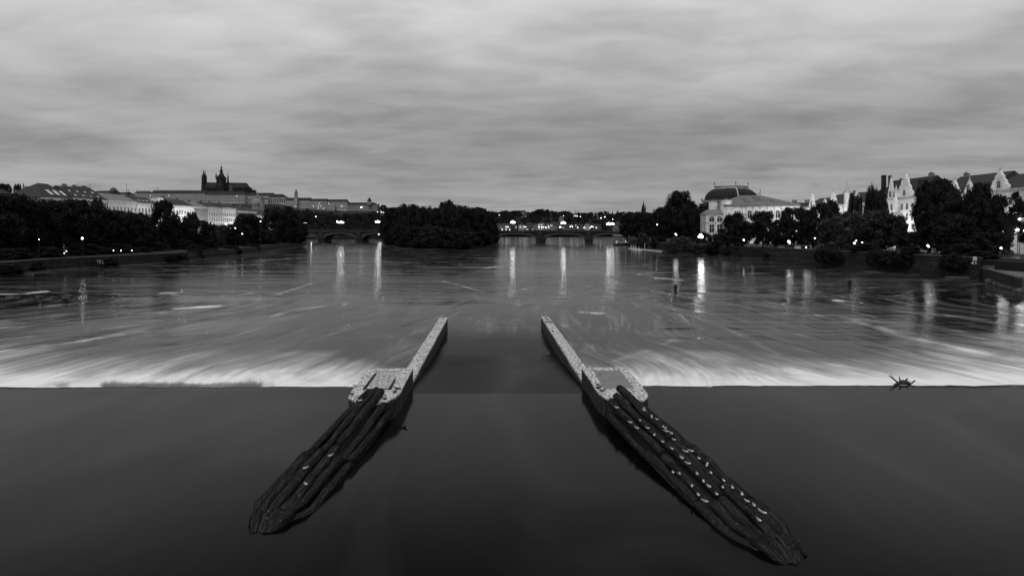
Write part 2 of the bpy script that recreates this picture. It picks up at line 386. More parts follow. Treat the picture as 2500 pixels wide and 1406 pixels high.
def lower_water():
    cols = np.concatenate([np.linspace(-6000, -150, 50, endpoint=False), np.arange(-150, 2650, 5.0), np.linspace(2650, 8500, 50)])
    py = np.concatenate([np.linspace(560+18300/44.3, 900, 20, endpoint=False), np.arange(900, 620, -1.4), np.arange(620, 573, -0.8)])
    ds = 18300.0/(py-560)
    # rows start at the weir crest
    PX, D = np.meshgrid(cols, ds)
    X = (PX-1250)/F*D; Y = D.copy()
    t = Y - CREST(X)
    PY = 560 + 18300/Y
    n = fbm(X*0.10, Y*0.10, 3)
    ext = interp(X, [(-90,26),(-60,25),(-45,19),(-33,17),(-22,16),(-14,13),(-10.5,8),(-9,4),(4,3),(8,8),(9.5,12),(13,17),(20,16),(28,13),(36,14),(45,20),(60,24),(90,24)])
    band = 1 - sst(0.35, 1.0, (t-1.5)/ext*0.95 + (n-0.5)*0.9)
    side = np.where((X > -8.6) & (X < 6.4), 0.0, 1.0)
    n2 = fbm(X*0.55 + Y*0.1, Y*0.30, 9)
    lump = fbm(X*0.22+3, Y*1.1, 31)
    core = 1 - sst(2.0, 11.0, t + (n2-0.5)*5.0 - ext*0.12)
    tail = 1 - sst(0.35, 1.45, (t-1.5)/ext + (n-0.5)*0.9)
    foam = side*(0.66*core*(0.72+0.5*lump) + 0.40*tail*sst(0.0, 0.5, tail))
    # shade at the foot of the fall, drawn as soft dark gaps in the foam
    gap = np.zeros_like(X)
    for a, b_, s_ in ((140,165,.5),(310,335,.4),(430,480,.6),(500,560,.6),(250,640,1.0),(640,668,.4)):
        gap = np.maximum(gap, s_*sst(a-12, a+6, PX)*(1-sst(b_-6, b_+12, PX)))
    gap *= (1 - sst(0.1, 1.0, (Y-CREST(X)-4.6)/(0.9+1.9*fbm(PX/30.0, PX*0, 5)+1.2*(fbm(PX/7.0, PX*0, 15)-0.5))))
    foam *= 1-0.97*np.clip(gap, 0, 1)
    for pts, wd, amp in STREAKS:
        foam = foam + seg_streak(PX, PY, pts, wd*0.8, amp*1.0)*np.clip(fbm(PX/70.0, PY/(5.0 if wd < 2.5 else 16.0), 21)*2.6-0.75, 0, 1.2)
    foam = np.clip(foam, 0, 1)
    # flow coordinates
    cx, cy = 12.0, 230.0
    th = np.arctan2(X-cx, np.maximum(cy-Y, 1.0)); rr = np.sqrt((X-cx)**2+(cy-Y)**2)
    far = Y > 150
    fu = np.where(Y < 170, th*42.0, X*0.06 + 3.0); fv = rr*0.055
    # blend to world-aligned, crosswise ripples far away
    k = sst(95, 165, Y)
    fu = np.where(True, (1-k)*th*42.0 + k*X*0.05, 0) + 1.9*(fbm(X*0.030+7, Y*0.028, 41, 3)-0.5)*2; fv = (1-k)*rr*0.055 + k*Y*0.16 + 0.8*(fbm(X*0.05, Y*0.05+3, 43, 3)-0.5)
    nr, nc = X.shape
    Yv = Y.copy(); Yv[0,:] = CREST(X[0,:]) + 0.9; Yv[1:, :] = np.maximum(Yv[1:, :], Yv[0, :]+0.001)
    Z = np.zeros_like(X) + 0.10*np.exp(-((t-4)/5.0)**2)*side*fbm(X*0.5, Y*0.5, 13)
    verts = np.stack([X, Yv, Z], -1).reshape(-1, 3)
    idx = np.arange(nr*nc).reshape(nr, nc)
    a = idx[:-1,:-1].ravel(); b = idx[:-1,1:].ravel(); c = idx[1:,1:].ravel(); d = idx[1:,:-1].ravel()
    faces = np.stack([a,b,c,d], -1)
    me = bpy.data.meshes.new('river'); me.from_pydata(verts.tolist(), [], faces.tolist())
    for p in me.polygons: p.use_smooth = True
    at = me.attributes.new('foam', 'FLOAT', 'POINT'); at.data.foreach_set('value', foam.reshape(-1).astype(np.float32))
    thin = 1 - np.where((X > -8.6) & (X < 6.0), 1.0, 0.0)*(1-sst(66, 84, Y))
    fl = np.stack([fu, fv, thin], -1).reshape(-1).astype(np.float32)
    a2 = me.attributes.new('flow', 'FLOAT_VECTOR', 'POINT'); a2.data.foreach_set('vector', fl)
    o = link('river_water', me, water_mat('river_water'))
    tag(o, kind='structure')
    return o
river = lower_water()

# upper pool, its smooth lip over the weir, and the chute between the piers
MU = water_mat('upper_pool_water', True)
def upper_pool():
    xs = list(np.concatenate([np.linspace(-150,-40,12,endpoint=False), np.linspace(-40,-8.2,60)]))
    ys = list(np.concatenate([np.linspace(-60, 36, 20, endpoint=False)]))
    def sheet(name, xs, crest, amp):
        rows = []
        lip = [(-6,0),(-3,0),(-1.5,0),(-0.6,-0.01),(-0.15,-0.05),(0.15,-0.14),(0.45,-0.34),(0.7,-0.62),(0.95,-1.0),(1.2,-1.35)]
        vs = []; n = len(xs)
        yr = list(np.linspace(-60, 34, 16))
        for y in yr:
            for x in xs: vs.append((x, y, 1.2))
        for dy, dz in lip:
            for x in xs:
                wv = amp*(mnoise.noise(Vector((x*0.35, 0, 3)))*0.6 + mnoise.noise(Vector((x*1.3, 2, 3)))*0.25)
                vs.append((x, crest(x)+dy+wv, 1.2+dz + (0.03*wv if dy > -2 else 0)))
        fs = []
        for r in range(len(yr)+len(lip)-1):
            for k in range(n-1):
                a = r*n+k; fs.append((a, a+1, a+n+1, a+n))
        me = bpy.data.meshes.new(name); me.from_pydata(vs, [], fs)
        for p in me.polygons: p.use_smooth = True
        return me
    bm = bmesh.new()
    m1 = sheet('a', xs, CREST, 0.45); bm.from_mesh(m1)
    xr = list(np.concatenate([np.linspace(6.4, 42, 66), np.linspace(45, 130, 10)]))
    m2 = sheet('b', xr, CREST, 0.45); bm.from_mesh(m2)
    # centre: flat to the chute crest, then a long even slope
    xs3 = list(np.linspace(-8.2, 6.4, 30))
    vs = []; fs = []; ys = list(np.linspace(-60, 36, 14)) + [38,40,40.8,41.1,41.25,41.35,41.5,42,44,47,50,53,56,60,64]
    for y in ys:
        z = 1.2 if y < 41.3 else max(-0.05, 1.2 - 0.05 - (y-41.3)*0.062)
        for x in xs3: vs.append((x, y, z))
    for r in range(len(ys)-1):
        for k in range(29):
            a = r*30+k; fs.append((a, a+1, a+31, a+30))
    m3 = bpy.data.meshes.new('chute'); yc_ = 13*30+13*30
    ny = len(ys); cut = [i for i, y in enumerate(ys) if y < 41.3][-1]
    m3.from_pydata(vs[:(cut+1)*30], [], fs[:cut*29]); bm.from_mesh(m3)
    m4 = bpy.data.meshes.new('chute'); m4.from_pydata(vs[cut*30:], [], [tuple(i-cut*30 for i in f) for f in fs[cut*29:]])
    for p in m4.polygons: p.use_smooth = True
    MC = water_mat('chute_water', True); MC.node_tree.nodes['Principled BSDF'].inputs['IOR'].default_value = 1.08; MC.node_tree.nodes['Principled BSDF'].inputs['Roughness'].default_value = 0.22; MC.node_tree.nodes['Bump'].inputs['Distance'].default_value = 0.5
    tag(link('chute_water', m4, MC), kind='structure')
    bmesh.ops.remove_doubles(bm, verts=bm.verts, dist=0.0005)
    me = bpy.data.meshes.new('upper_pool'); bm.to_mesh(me); bm.free()
    for p in me.polygons: p.use_smooth = True
    o = link('upper_pool_water', me, MU); tag(o, kind='structure')
upper_pool()

# weir sills under the water
def weir(x0, x1, lab):
    mb = MB(); n = 30; xs = np.linspace(x0, x1, n)
    prof = [(-2.2,-1.4),(-2.0,0.7),(-0.4,1.0),(0.25,0.85),(1.0,-0.1),(1.6,-1.4)]
    vs = []; fs = []
    for x in xs:
        for dy, z in prof: vs.append((x, CREST(x)+dy, z))
    m = len(prof)
    for i in range(n-1):
        for k in range(m): a=i*m+k; b=i*m+(k+1)%m; fs.append((a, b, b+m, a+m))
    fs.append(tuple(range(m))); fs.append(tuple(range((n-1)*m, n*m)))
    mb.add(vs, fs); tag(mb.build('weir', MT['dark_stone']), lab, 'weir', 'weir sills either side of the boat chute')
weir(-140, -9.0, 'straight weir sill under the falling water left of the chute')
weir(7.2, 125, 'straight weir sill under the falling water right of the chute')

# riverbed and ground reaching the horizon
mb = MB(); mb.box(-9000, 9000, -400, 9000, -4, -1.6)
tag(mb.build('ground', MT['ground']), kind='structure')

# ------------------------------------------------------------------ piers of the boat chute
def pier(outline, wall, panel, slots, joints, lab, patched):
    ZT = 2.4
    pts = [P(a, b, ZT) for a, b in outline]
    c = sum(pts, Vector())/len(pts); root = empty('stone_pier', (c.x, c.y, 0)); off = Vector((c.x, c.y, 0))
    loc = [p-off for p in pts]
    mb = MB(); mb.prism([(p.x,p.y) for p in loc], -1.5, ZT-0.16); mb.build('pier_block', MT['dark_stone'], root)
    cc = Vector((0,0,0))
    mb = MB(); mb.prism([(p.x*1.012,p.y*1.006) for p in loc], ZT-0.16, ZT)
    co = mb.build('coping', MT['coping'], root)
    bv = co.modifiers.new('bevel','BEVEL'); bv.width = 0.05; bv.segments = 2; bv.limit_method = 'ANGLE'
    q = [P(a, b, ZT)-off for a, b in panel]
    mb = MB(); mb.prism([(p.x,p.y) for p in q], ZT-0.05, ZT+0.02)
    mb.build('deck_panel', MT['panel_rough'] if patched else MT['panel'], root)
    for s in slots:
        q = [P(a, b, ZT)-off for a, b in s]; mb = MB(); mb.prism([(p.x,p.y) for p in q], ZT-0.03, ZT+0.024); mb.build('slot', MT['slot'], root)
    for (a, b) in joints:
        p0 = P(*a, ZT)-off; p1 = P(*b, ZT)-off
        mb = MB(); dr = (p1-p0).normalized(); nn = Vector((-dr.y, dr.x, 0))*0.03
        mb.prism([(p0-nn).xy, (p1-nn).xy, (p1+nn).xy, (p0+nn).xy], ZT-0.02, ZT+0.006); mb.build('joint', MT['slot'], root)
    # long training wall behind the block
    ZW = 1.35
    w4 = [P(a, b, ZW)-off for a, b in wall]
    nseg = 24
    # sides with slight irregular courses
    def along(i0, i1, t): return w4[i0].lerp(w4[i1], t)
    mbw = MB(); mbc = MB()
    for k in range(nseg):
        t0, t1 = k/nseg, (k+1)/nseg
        j = random.uniform(-0.02, 0.02)
        a, b, c2, d2 = along(0,1,t0), along(0,1,t1-0.0014), along(3,2,t1-0.0014), along(3,2,t0)
        mbc.prism([(a.x+j,a.y),(b.x+j,b.y),(c2.x+j,c2.y),(d2.x+j,d2.y)], ZW-0.22, ZW+random.uniform(-0.022,0.022))
    mbw.prism([(p.x,p.y) for p in w4], -1.5, ZW-0.2)
    mbw.build('channel_wall', MT['dark_stone'], root)
    mbc.build('wall_coping', MT['coping'], root)
    tag(root, lab, 'pier', 'stone piers of the boat chute')
    return root
pier([(905,900),(1008.6,898),(995,922),(983,946),(979,955),(966,967),(944,978),(915,984.5),(884,982),(862,976),(851,968),(855,958),(867,942),(883,920),(896,903)],
     [(1008,931),(1093,775.5),(1073.5,775.5),(990,903)],
     [(921,908),(973,907),(951,949.5),(894,949.5)],
     [[(914,912),(921,912),(894,950),(885,950)], [(964,924),(967,926),(956,950),(947,950)], [(886,949.6),(956,949.2),(955,951.2),(885,951.6)], [(967,947),(979,946.4),(978,950),(966,950)]],
     [((909,907),(980,905))],
     'left stone pier with weathered deck and long wall beside the chute', True)
pier([(1420,897),(1521,896.5),(1530,899),(1538,908),(1562,935),(1582,961),(1580,969),(1571,975),(1553,980),(1525,983),(1500,979),(1478,969),(1464,960),(1457.5,953.5),(1440,925)],
     [(1420,928),(1320.8,772),(1338.4,772),(1432,897)][::1],
     [(1449,904.3),(1513.5,904.3),(1547,946.5),(1474,949.8)],
     [[(1461,914),(1467,914),(1468,916),(1462,916)], [(1454,945),(1462,944.5),(1463,948),(1456,949)]],
     [((1444,897.5),(1451,904)),((1495,897.5),(1503,904)),((1420.5,904),(1449,904))],
     'right stone pier with smooth grey panel and long wall beside the chute', False)
# ------------------------------------------------------------------ log fenders in front of the piers
LOGS = []
def grain(o, rings, n, seed, step):
    """fibre coordinates of a log: round it and along it"""
    g = o.data.attributes.new('grain', 'FLOAT_VECTOR', 'POINT'); v = []
    for i in range(rings):
        for k in range(n):
            a = 2*math.pi*k/n; v += [math.cos(a)*0.62+seed, math.sin(a)*0.62, i*step*0.085]
    g.data.foreach_set('vector', v)
def fender(c0, c1, w0, top_ends, rows, splits, lab, seed):
    """logs lie lengthways over a half-round bundle that runs from the pier down to a point in the water"""
    rnd = random.Random(seed)
    root = empty('log_icebreaker', (c1[0], c1[1], 1.2)); off = root.location.copy()
    c0 = Vector(c0); c1 = Vector(c1)
    ax = (c1-c0); ln = ax.length; ax.normalize(); sdv = Vector((ax.y, -ax.x))     # sideways
    if sdv.x < 0: sdv = -sdv
    def pt(s, phi):
        """s metres from the pier, phi across (0 right edge at water, 180 left edge)"""
        f = s/ln
        hw = w0*(0.76+0.24*min(1, max(0, s)/5.0))*(1-0.14*f)*(1 if f < 0.86 else max(0.12, 1-(f-0.86)/0.16))
        top = 1.42*(1-f)**0.85 + 0.18
        top = top*(1 if f < 0.9 else max(0.0, 1-(f-0.9)/0.13))
        a = R(phi)
        bow = 0.25*math.sin(math.pi*f)
        c = c0 + ax*s + sdv*(hw*math.cos(a)) 
        return Vector((c.x, c.y, 1.05 + top*max(0, math.sin(a))**0.75 + (0.0 if f < 0.97 else -0.25)))
    for r_, phi in enumerate(rows):
        s0 = top_ends[r_]
        cuts = [s0] + [s_ + rnd.uniform(-0.3, 0.3) + 0.5*math.sin(r_*2.1) for s_ in splits] + [ln*0.93+rnd.uniform(-0.2,0.2)]
        for k in range(len(cuts)-1):
            a, b = cuts[k]+ (0.09 if k else 0), cuts[k+1]-0.09
            n = 26; rad0 = rnd.uniform(0.19, 0.225); pts = []; rr = []
            wob = rnd.uniform(0, 10)
            for i in range(n+1):
                t = i/n; s = a + (b-a)*t
                p = pt(s, phi + 2.2*math.sin(s*0.42+wob) )
                q = 0.07*mnoise.noise(Vector((s*0.5+wob, r_, 0)))
                p = p + Vector((sdv.x*q, sdv.y*q, 0.06*mnoise.noise(Vector((s*0.6, r_, wob))) + (0.07 if (k+r_)%2==0 else -0.05)))
                pts.append(p - off)
                e = 1.0 if 0 < i < n else 0.95
                rr.append(rad0*(1.05-0.25*t)*e*(1+0.16*mnoise.noise(Vector((s*0.9, wob, 3)))))
            mb = MB(); mb.tube(pts, rr, 20, jit=0.17, sd=wob)
            o = mb.build('log', MT['log'], root, smooth=True); grain(o, n+1, 20, wob, (b-a)/n); LOGS.append((o, off))
    # short butts closing the point
    for j, phi in enumerate((40, 75, 105, 140)):
        p0 = pt(ln*0.91, phi)+Vector((0,0,0.02)); tip = Vector((c1.x + sdv.x*0.25*math.cos(R(phi)), c1.y + sdv.y*0.25*math.cos(R(phi)), 0.85)) + Vector((ax.x*0.15*(j%2), ax.y*0.15*(j%2), 0))
        pts = [p0.lerp(tip, i/8) + Vector((0,0,0.16*math.sin(math.pi*i/8))) - off for i in range(9)]
        mb = MB(); mb.tube(pts, [0.2,0.23,0.23,0.22,0.21,0.2,0.18,0.16,0.1], 14, jit=0.4, sd=j*3.3)
        o = mb.build('log', MT['log'], root, smooth=True); grain(o, 9, 14, j*3.3, 0.2); LOGS.append((o, off))
    # dark filling timbers beneath, sides down into the water
    for phi in (0, 18, 162, 180):
        pts = [pt(0.6+ (ln*0.9-0.6)*i/20, phi)+Vector((0,0,-0.12))-off for i in range(21)]
        mb = MB(); mb.tube(pts, 0.2, 10, jit=0.4, sd=phi)
        o = mb.build('log', MT['log'], root, smooth=True); grain(o, 21, 10, phi, 0.6); LOGS.append((o, off))
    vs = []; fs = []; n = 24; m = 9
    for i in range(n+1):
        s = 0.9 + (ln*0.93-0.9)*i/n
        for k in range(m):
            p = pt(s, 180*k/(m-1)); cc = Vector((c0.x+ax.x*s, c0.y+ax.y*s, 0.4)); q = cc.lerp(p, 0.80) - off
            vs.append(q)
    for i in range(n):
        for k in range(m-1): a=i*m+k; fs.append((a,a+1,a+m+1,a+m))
    mb = MB(); mb.add(vs, fs); mb.build('gap_shade_sheet', MT['slot'], root)  # near-black sheet under the logs, stands in for the shade between them
    # splintered stump of the mooring pile at the tip
    mb = MB(); tp = Vector((c1.x, c1.y, 0)) - off
    for j in range(7):
        bx = tp.x + sdv.x*seed_side(seed)*(0.22+0.06*j) + rnd.uniform(-.06,.06); by = tp.y + 0.75 + rnd.uniform(-.15,.15)
        mb.tube([(bx,by,0.6-off.z),(bx+.03,by,1.2-off.z),(bx+rnd.uniform(-.05,.05),by,1.45+rnd.uniform(-.12,.15)-off.z)], [0.09,0.08,0.03], 6)
    mb.build('broken_stump', MT['log'], root)
    tag(root, lab, 'ice guard', 'log ice guards in front of the piers')
    return root
def seed_side(s): return -1 if s == 11 else 1
fender((-7.98, 36.2), (-9.15, 22.2), 1.28, [0.9, 0.45, 0.1, -0.45, -0.3, 0.9], [16, 44, 71, 98, 126, 155], [7.9], 'left sloping bundle of dark logs with only a few gulls', 11)
fender((6.32, 36.2), (9.3, 20.1), 1.28, [0.3, -0.3, -0.4, 0.4, 0.7, 1.2], [24, 53, 81, 108, 136, 163], [7.4, 12.2], 'right sloping bundle of dark logs lined with white gulls', 23)

# ------------------------------------------------------------------ birds
bvh_v = []; bvh_f = []
for o, off in LOGS:
    b0 = len(bvh_v)
    bvh_v += [tuple(Vector(v.co)+off) for v in o.data.vertices]
    bvh_f += [tuple(i+b0 for i in p.vertices) for p in o.data.polygons]
BV = BVHTree.FromPolygons(bvh_v, bvh_f)
def hit(px, py, z_else=2.0):
    org = Vector((0,0,HC)); d = Vector(((px-1250)/F, 1, -(py-HY)/F)).normalized()
    h = BV.ray_cast(org, d)
    if h[0] is not None: return h[0], True
    # nearest log surface beside the sight line, so the bird stands on timber
    return P(px, py, z_else), False
def bird_mesh(kind):
    # body: rings along the length (y forward negative = head towards -y)
    rings = [(-0.215,0.150,0.004),(-0.195,0.152,0.020),(-0.165,0.158,0.034),(-0.135,0.160,0.038),(-0.112,0.148,0.036),(-0.09,0.125,0.042),(-0.055,0.105,0.058),(0.0,0.098,0.066),(0.06,0.100,0.060),(0.12,0.108,0.040),(0.18,0.116,0.022),(0.23,0.120,0.008)]
    mb = MB(); n = 12; vs = []; fs = []
    for y, z, r in rings:
        for k in range(n):
            a = 2*math.pi*k/n; vs.append((r*math.cos(a), y, z + r*0.95*math.sin(a)))
    for i in range(len(rings)-1):
        for k in range(n): a=i*n+k; b=i*n+(k+1)%n; fs.append((a,a+n,b+n,b))
    fs.append(tuple(range(n))); fs.append(tuple(range((len(rings)-1)*n, len(rings)*n))[::-1])
    mb.add(vs, fs); body = mb.mesh('body', True)
    wg = []
    for s in (-1, 1):
        m2 = MB(); vs = []; fs = []
        prof = [(-0.075,0.128,0.052,0.004),(-0.03,0.140,0.066,0.014),(0.04,0.142,0.070,0.016),(0.12,0.140,0.052,0.012),(0.20,0.135,0.030,0.008),(0.27,0.130,0.014,0.003)]
        for y, zt, xo, th in prof:
            vs += [(s*0.012, y, zt+0.022), (s*xo*0.7, y, zt+0.012), (s*(xo+th*0.4), y, zt-0.02), (s*xo*0.96, y, zt-0.05), (s*xo*0.55, y, zt-0.03)]
        for i in range(len(prof)-1):
            for k in range(5): a=i*5+k; b=i*5+(k+1)%5; fs.append((a,b,b+5,a+5))
        fs.append((0,1,2,3,4)); fs.append(tuple(range((len(prof)-1)*5, len(prof)*5)))
        m2.add(vs, fs); wg.append(m2.mesh('wing', True))
    m3 = MB(); m3.lathe([(0.009,0),(0.006,0.02),(0.001,0.042)], 6)
    bk = m3.mesh('beak')
    legs = []
    for s in (-1, 1):
        m4 = MB(); m4.tube([(s*0.025,0.0,0.0),(s*0.025,0.005,0.055)], 0.005, 5); m4.box(s*0.025-0.012, s*0.025+0.012, -0.035, 0.008, 0.0, 0.004); legs.append(m4.mesh('leg'))
    return body, wg, bk, legs
BIRD = {}
def bird(kind, loc, yaw, label, cat, group, sc=1.0):
    if kind not in BIRD:
        b, wg, bk, lg = bird_mesh(kind)
        a, c = (MT['gull'], MT['gull_wing']) if kind == 'gull' else (MT['dark_bird'], MT['dark_bird'])
        root = empty('gull' if kind == 'gull' else 'dark_bird', loc)
        link('body', b, a, root)
        for q in wg: link('wing', q, c, root)
        o = link('beak', bk, MT['beak'], root, (0,-0.212,0.150)); o.rotation_euler = (R(97),0,0)
        for q in lg: link('leg', q, MT['beak'], root)
        BIRD[kind] = root; t = root
    else:
        t = dup(BIRD[kind]); t.location = loc
    t.rotation_euler = (0, 0, yaw); t.scale = (sc,)*3
    tag(t, label, cat, group); return t
GZ = [(405,178),(405,190),(461,230),(463,243),(500,257),(548,313),(565,325),(571,347),(609,368),(629,408),(715,499),(755,495),(815,550),(878,590),(872,603),(905,658),(1000,715),(993,765),(1065,768),(1136,820),(1172,868),(1226,900),(1267,938),(1292,957),(1263,1012)]
GM = [(353,265),(375,270),(432,325),(483,376),(545,424),(613,491),(686,567),(733,616),(795,680),(849,722),(888,766),(947,823)]
GL = [(200,170),(302,298),(351,343),(621,648),(669,662),(763,775),(810,822),(860,870)]
def gulls(lst, phrase):
    for i, (zx, zy) in enumerate(lst):
        px, py = 1440+zx/3.057, 940+zy/3.057+3
        best = None
        for dx in (0,-2,2,-4,-6,-8,-10,-12,-15,4):
            for dy in (0,2,4,7):
                p, ok = hit(px+dx, py+dy)
                if ok and (best is None or abs(dx)+abs(dy) < best[1]): best = (p, abs(dx)+abs(dy))
        p = best[0] if best else P(px, py, 1.9)
        # rest on top of the log under that point
        h = BV.ray_cast(Vector((p.x, p.y, 6)), Vector((0,0,-1)))
        if h[0] is not None and h[0].z - p.z < 0.35: p = h[0]
        n = len(lst)
        where = ('nearest the pier' if i == 0 else ('farthest from the pier' if i == n-1 else '%s from the pier' % (ORD[i] if i < 20 else 'twenty-' + ORD[i-20])))
        bird('gull', p-Vector((0,0,0.01)), random.uniform(-0.35,0.55), 'white gull on the right log bundle, %s along %s' % (where, phrase), 'gull', 'gulls resting on the right log bundle', random.uniform(0.72,0.88))
gulls(GZ, 'its right edge'); gulls(GM, 'its middle'); gulls(GL, 'its left side')
for (px, py, z, lab) in ((869,943,2.4,'white gull standing on the outer edge of the left pier'),(877,980,2.5,'large white gull at the left pier front beside the topmost log'),
                         (903,960,2.4,'greyish gull on the left pier just behind the log ends'),
                         (1082,776,1.35,'white gull at the far tip of the left channel wall'),(1069,789,1.35,'white gull on the outer side of the left channel wall near its far end'),
                         (1327,774,1.35,'white gull at the far tip of the right channel wall')):
    bird('gull', P(px, py+2, z), random.uniform(-0.6,1.2), lab, 'gull', 'gulls standing on the stone piers', 0.95)
for (zx, zy, lab) in ((820,628,'pale gull perched by a log joint halfway along the left log bundle'),(600,738,'white gull on the outer edge halfway down the left log bundle'),(600,880,'dim grey gull crouched low between logs of the left bundle')):
    p, ok = hit(580+zx/3.605, 940+zy/3.605+2)
    bird('gull', p, random.uniform(-0.8,1.5), lab, 'gull', 'gulls on the left log bundle', 0.8)
for k, (px, py, z) in enumerate([(1332,777,1.35),(1335.5,781.5,1.35),(1340.5,786,1.35),(1344.5,789,1.35),(1334,788,1.35),(1350,810,1.35)]):
    bird('dark_bird', P(px, py, z), random.uniform(0,6), 'small dark bird on the right channel wall, %s from its far tip' % ORD[k], 'bird', 'dark birds on the right channel wall', 1.0)
for k, (px, py, z) in enumerate([(1458.6,942,2.4),(1463,949,2.4),(1468.5,957,2.4)]):
    bird('dark_bird', P(px, py, z), random.uniform(0,6), 'dark pigeon on the inner front edge of the right pier, %s from the chute' % ORD[k], 'bird', 'dark birds on the right pier', 0.9)
for px, py, lab in ((968,951,'dark pigeon at the inner edge of the left pier by the notch'),(964.5,959,'dark pigeon at the rounded inner corner of the left pier'),(860,965,'dark pigeon at the rounded outer corner of the left pier')):
    bird('dark_bird', P(px, py, 2.4), random.uniform(0,6), lab, 'bird', 'dark birds on the left pier', 0.9)
bird('dark_bird', P(988,1045,1.16), 1.0, 'dark waterbird afloat on the smooth pool beside the left log bundle', 'bird', None, 1.0)

# ------------------------------------------------------------------ posts standing in the river, driftwood on the weir
def stake(px, pyb, wpx, hpx, lean, lab):
    p = P(px, pyb, 0); d = p.y; r = S(wpx, d)/2; h = S(hpx, d)
    root = empty('marker_post', p)
    mb = MB(); mb.tube([(0,0,-1.2),(lean*0.1,0,0.15*h),(lean*0.5,0,0.6*h),(lean,0,h)], [r*0.86,r*0.9,r*0.98,r], 14, jit=0.12, sd=px)
    mb.build('post', MT['iron'], root, smooth=False)
    mb = MB(); mb.tube([(lean,0,h*0.99),(lean,0,h*1.06)], [r*1.06,r*1.0], 14); mb.build('cap', MT['plaster3'], root)
    tag(root, lab, 'post', 'stumpy posts standing in the river')
stake(160, 740, 12, 13, -0.05, 'short stumpy grey post standing in the streaky water at left')
stake(1649, 710, 8, 14, 0.03, 'small dark post in the water right of the far end of the chute')
stake(2074, 698.5, 8, 15, 0.04, 'slender dark post in the water below the right quay wall')
def driftwood():
    c = P(2205, 935, 1.2); root = empty('driftwood', c-Vector((0,0,0.13))); k = c.y/F
    def q(px, py, dy=0): return ((px-2205)*k, dy, -(py-935)*k)
    mb = MB()
    mb.tube([q(2184,938,.1),(q(2192,933)),(q(2200,930,-.1)),q(2210,931,.05),q(2220,933,.1),q(2226,937,.1)], [.07,.11,.15,.16,.12,.06], 9, jit=.8)
    mb.build('trunk', MT['bark'], root)
    br = [([q(2196,932),q(2184,922,.1),q(2173.5,913,.15)],[.07,.055,.035]), ([q(2183,921,.1),q(2179,912,.1),q(2178,906,.1)],[.018,.013,.007]),
          ([q(2184,924,.1),q(2182,918,0),q(2183,912,0)],[.014,.01,.006]), ([q(2197,932),q(2195,922,-.1),q(2193,915,-.1)],[.055,.045,.04]),
          ([q(2197,930),q(2198,923,.1),q(2197.5,920,.1)],[.03,.02,.01]), ([q(2211,930),q(2215,924,.1),q(2218,919.5,.1)],[.12,.07,.045]),
          ([q(2220,934),q(2225,929,-.1),q(2232,923,-.1)],[.06,.05,.045]), ([q(2217,931),q(2218,926),q(2222,926),q(2223,929),q(2220,931)],[.03,.02,.02,.015,.01]),
          ([q(2204,930),q(2204.5,924)],[.04,.015]), ([q(2190,934),q(2187,930)],[.05,.02])]
    for pts, rr in br:
        mb = MB(); mb.tube(pts, rr, 7, jit=.3); mb.build('branch', MT['bark'], root)
    tag(root, 'black driftwood root mass with spiky branches caught on the weir crest', 'driftwood')
driftwood()
# ------------------------------------------------------------------ banks
def flat(name, pts, z, m, kind='structure', zb=-2.0, label=None, cat=None):
    mb = MB(); mb.prism(pts, zb, z); o = mb.build(name, m); tag(o, label, cat, kind=kind); return o
LS = [(-131,-60),(-132,60),(-134,120),(-136.1,163),(-138,183),(-133,203),(-126.5,229),(-127,247),(-128,277),(-138.5,352),(-153,446),(-166,494)]
RSH = [(119,-60),(118,90),(116,140),(116,155),(112.5,163),(110.5,174),(108,193),(104,205),(101,222),(97.5,248),(92,300),(87,352),(86,400),(92,470),(104,560)]
flat('left_bank', LS + [(-205,560),(-262,640),(-275,740),(-170,800),(-60,900),(-25,1050),(-25,1500),(-3200,1500),(-3200,-60)], 3.1, MT['ground'])
flat('right_bank', RSH + [(130,700),(190,900),(230,1060),(230,1500),(3200,1500),(3200,-60)], 4.7, MT['ground'])
flat('far_bank', [(-24.5,1050),(229.5,1062),(229.5,1500),(-24.5,1500)], 4.0, MT['ground'])
def quay(name, pts, z0, z1, lab, copw=0.8, base=None, group='stone quay walls along the river'):
    root = empty(name, (pts[0][0], pts[0][1], 0)); off = Vector((pts[0][0], pts[0][1]))
    def strip(pts, w, a, b, mb):
        vs = []; fs = []
        P2 = [Vector(p)-off for p in pts]
        for i, p in enumerate(P2):
            t = (P2[min(i+1,len(P2)-1)]-P2[max(i-1,0)]).normalized(); nrm = Vector((-t.y, t.x))
            q = p + nrm*w[0]; r = p + nrm*w[1]
            vs += [(q.x,q.y,a),(q.x,q.y,b),(r.x,r.y,b),(r.x,r.y,a)]
        for i in range(len(P2)-1):
            for k in range(4): c = i*4+k; d = i*4+(k+1)%4; fs.append((c,d,d+4,c+4))
        fs.append((0,1,2,3)); m = (len(P2)-1)*4; fs.append((m+3,m+2,m+1,m))
        mb.add(vs, fs)
    mb = MB(); strip(pts, (-0.5,0.5), z0, z1, mb); mb.build('wall', MT['quay'], root)
    mb = MB(); strip(pts, (-0.62,0.62), z1, z1+0.22, mb); mb.build('coping', MT['quay_top'], root)
    if base:
        mb = MB(); strip(pts, (-1.3,1.3), -1.0, base, mb); mb.build('footing', MT['quay_top'], root)
    tag(root, lab, 'wall', group); return root
quay('quay_wall', LS[1:7]+[(-126.6,236)], -1, 3.25, 'long stone quay wall under the trees on the left bank, nearer stretch with graffiti', base=0.25)
quay('quay_wall', [(-126.3,240),(-127,247),(-128,277),(-133,312),(-138.5,352),(-153,446),(-165,493)], -1, 2.1, 'low stone quay wall curving away to the left bank point', base=0.2)
quay('quay_wall', [(116.2,152),(112.5,163),(110.5,174),(108,193),(104,205),(101,222),(98.5,240)], -1, 5.1, 'high dark stone quay wall below the lit park on the right bank', base=None)
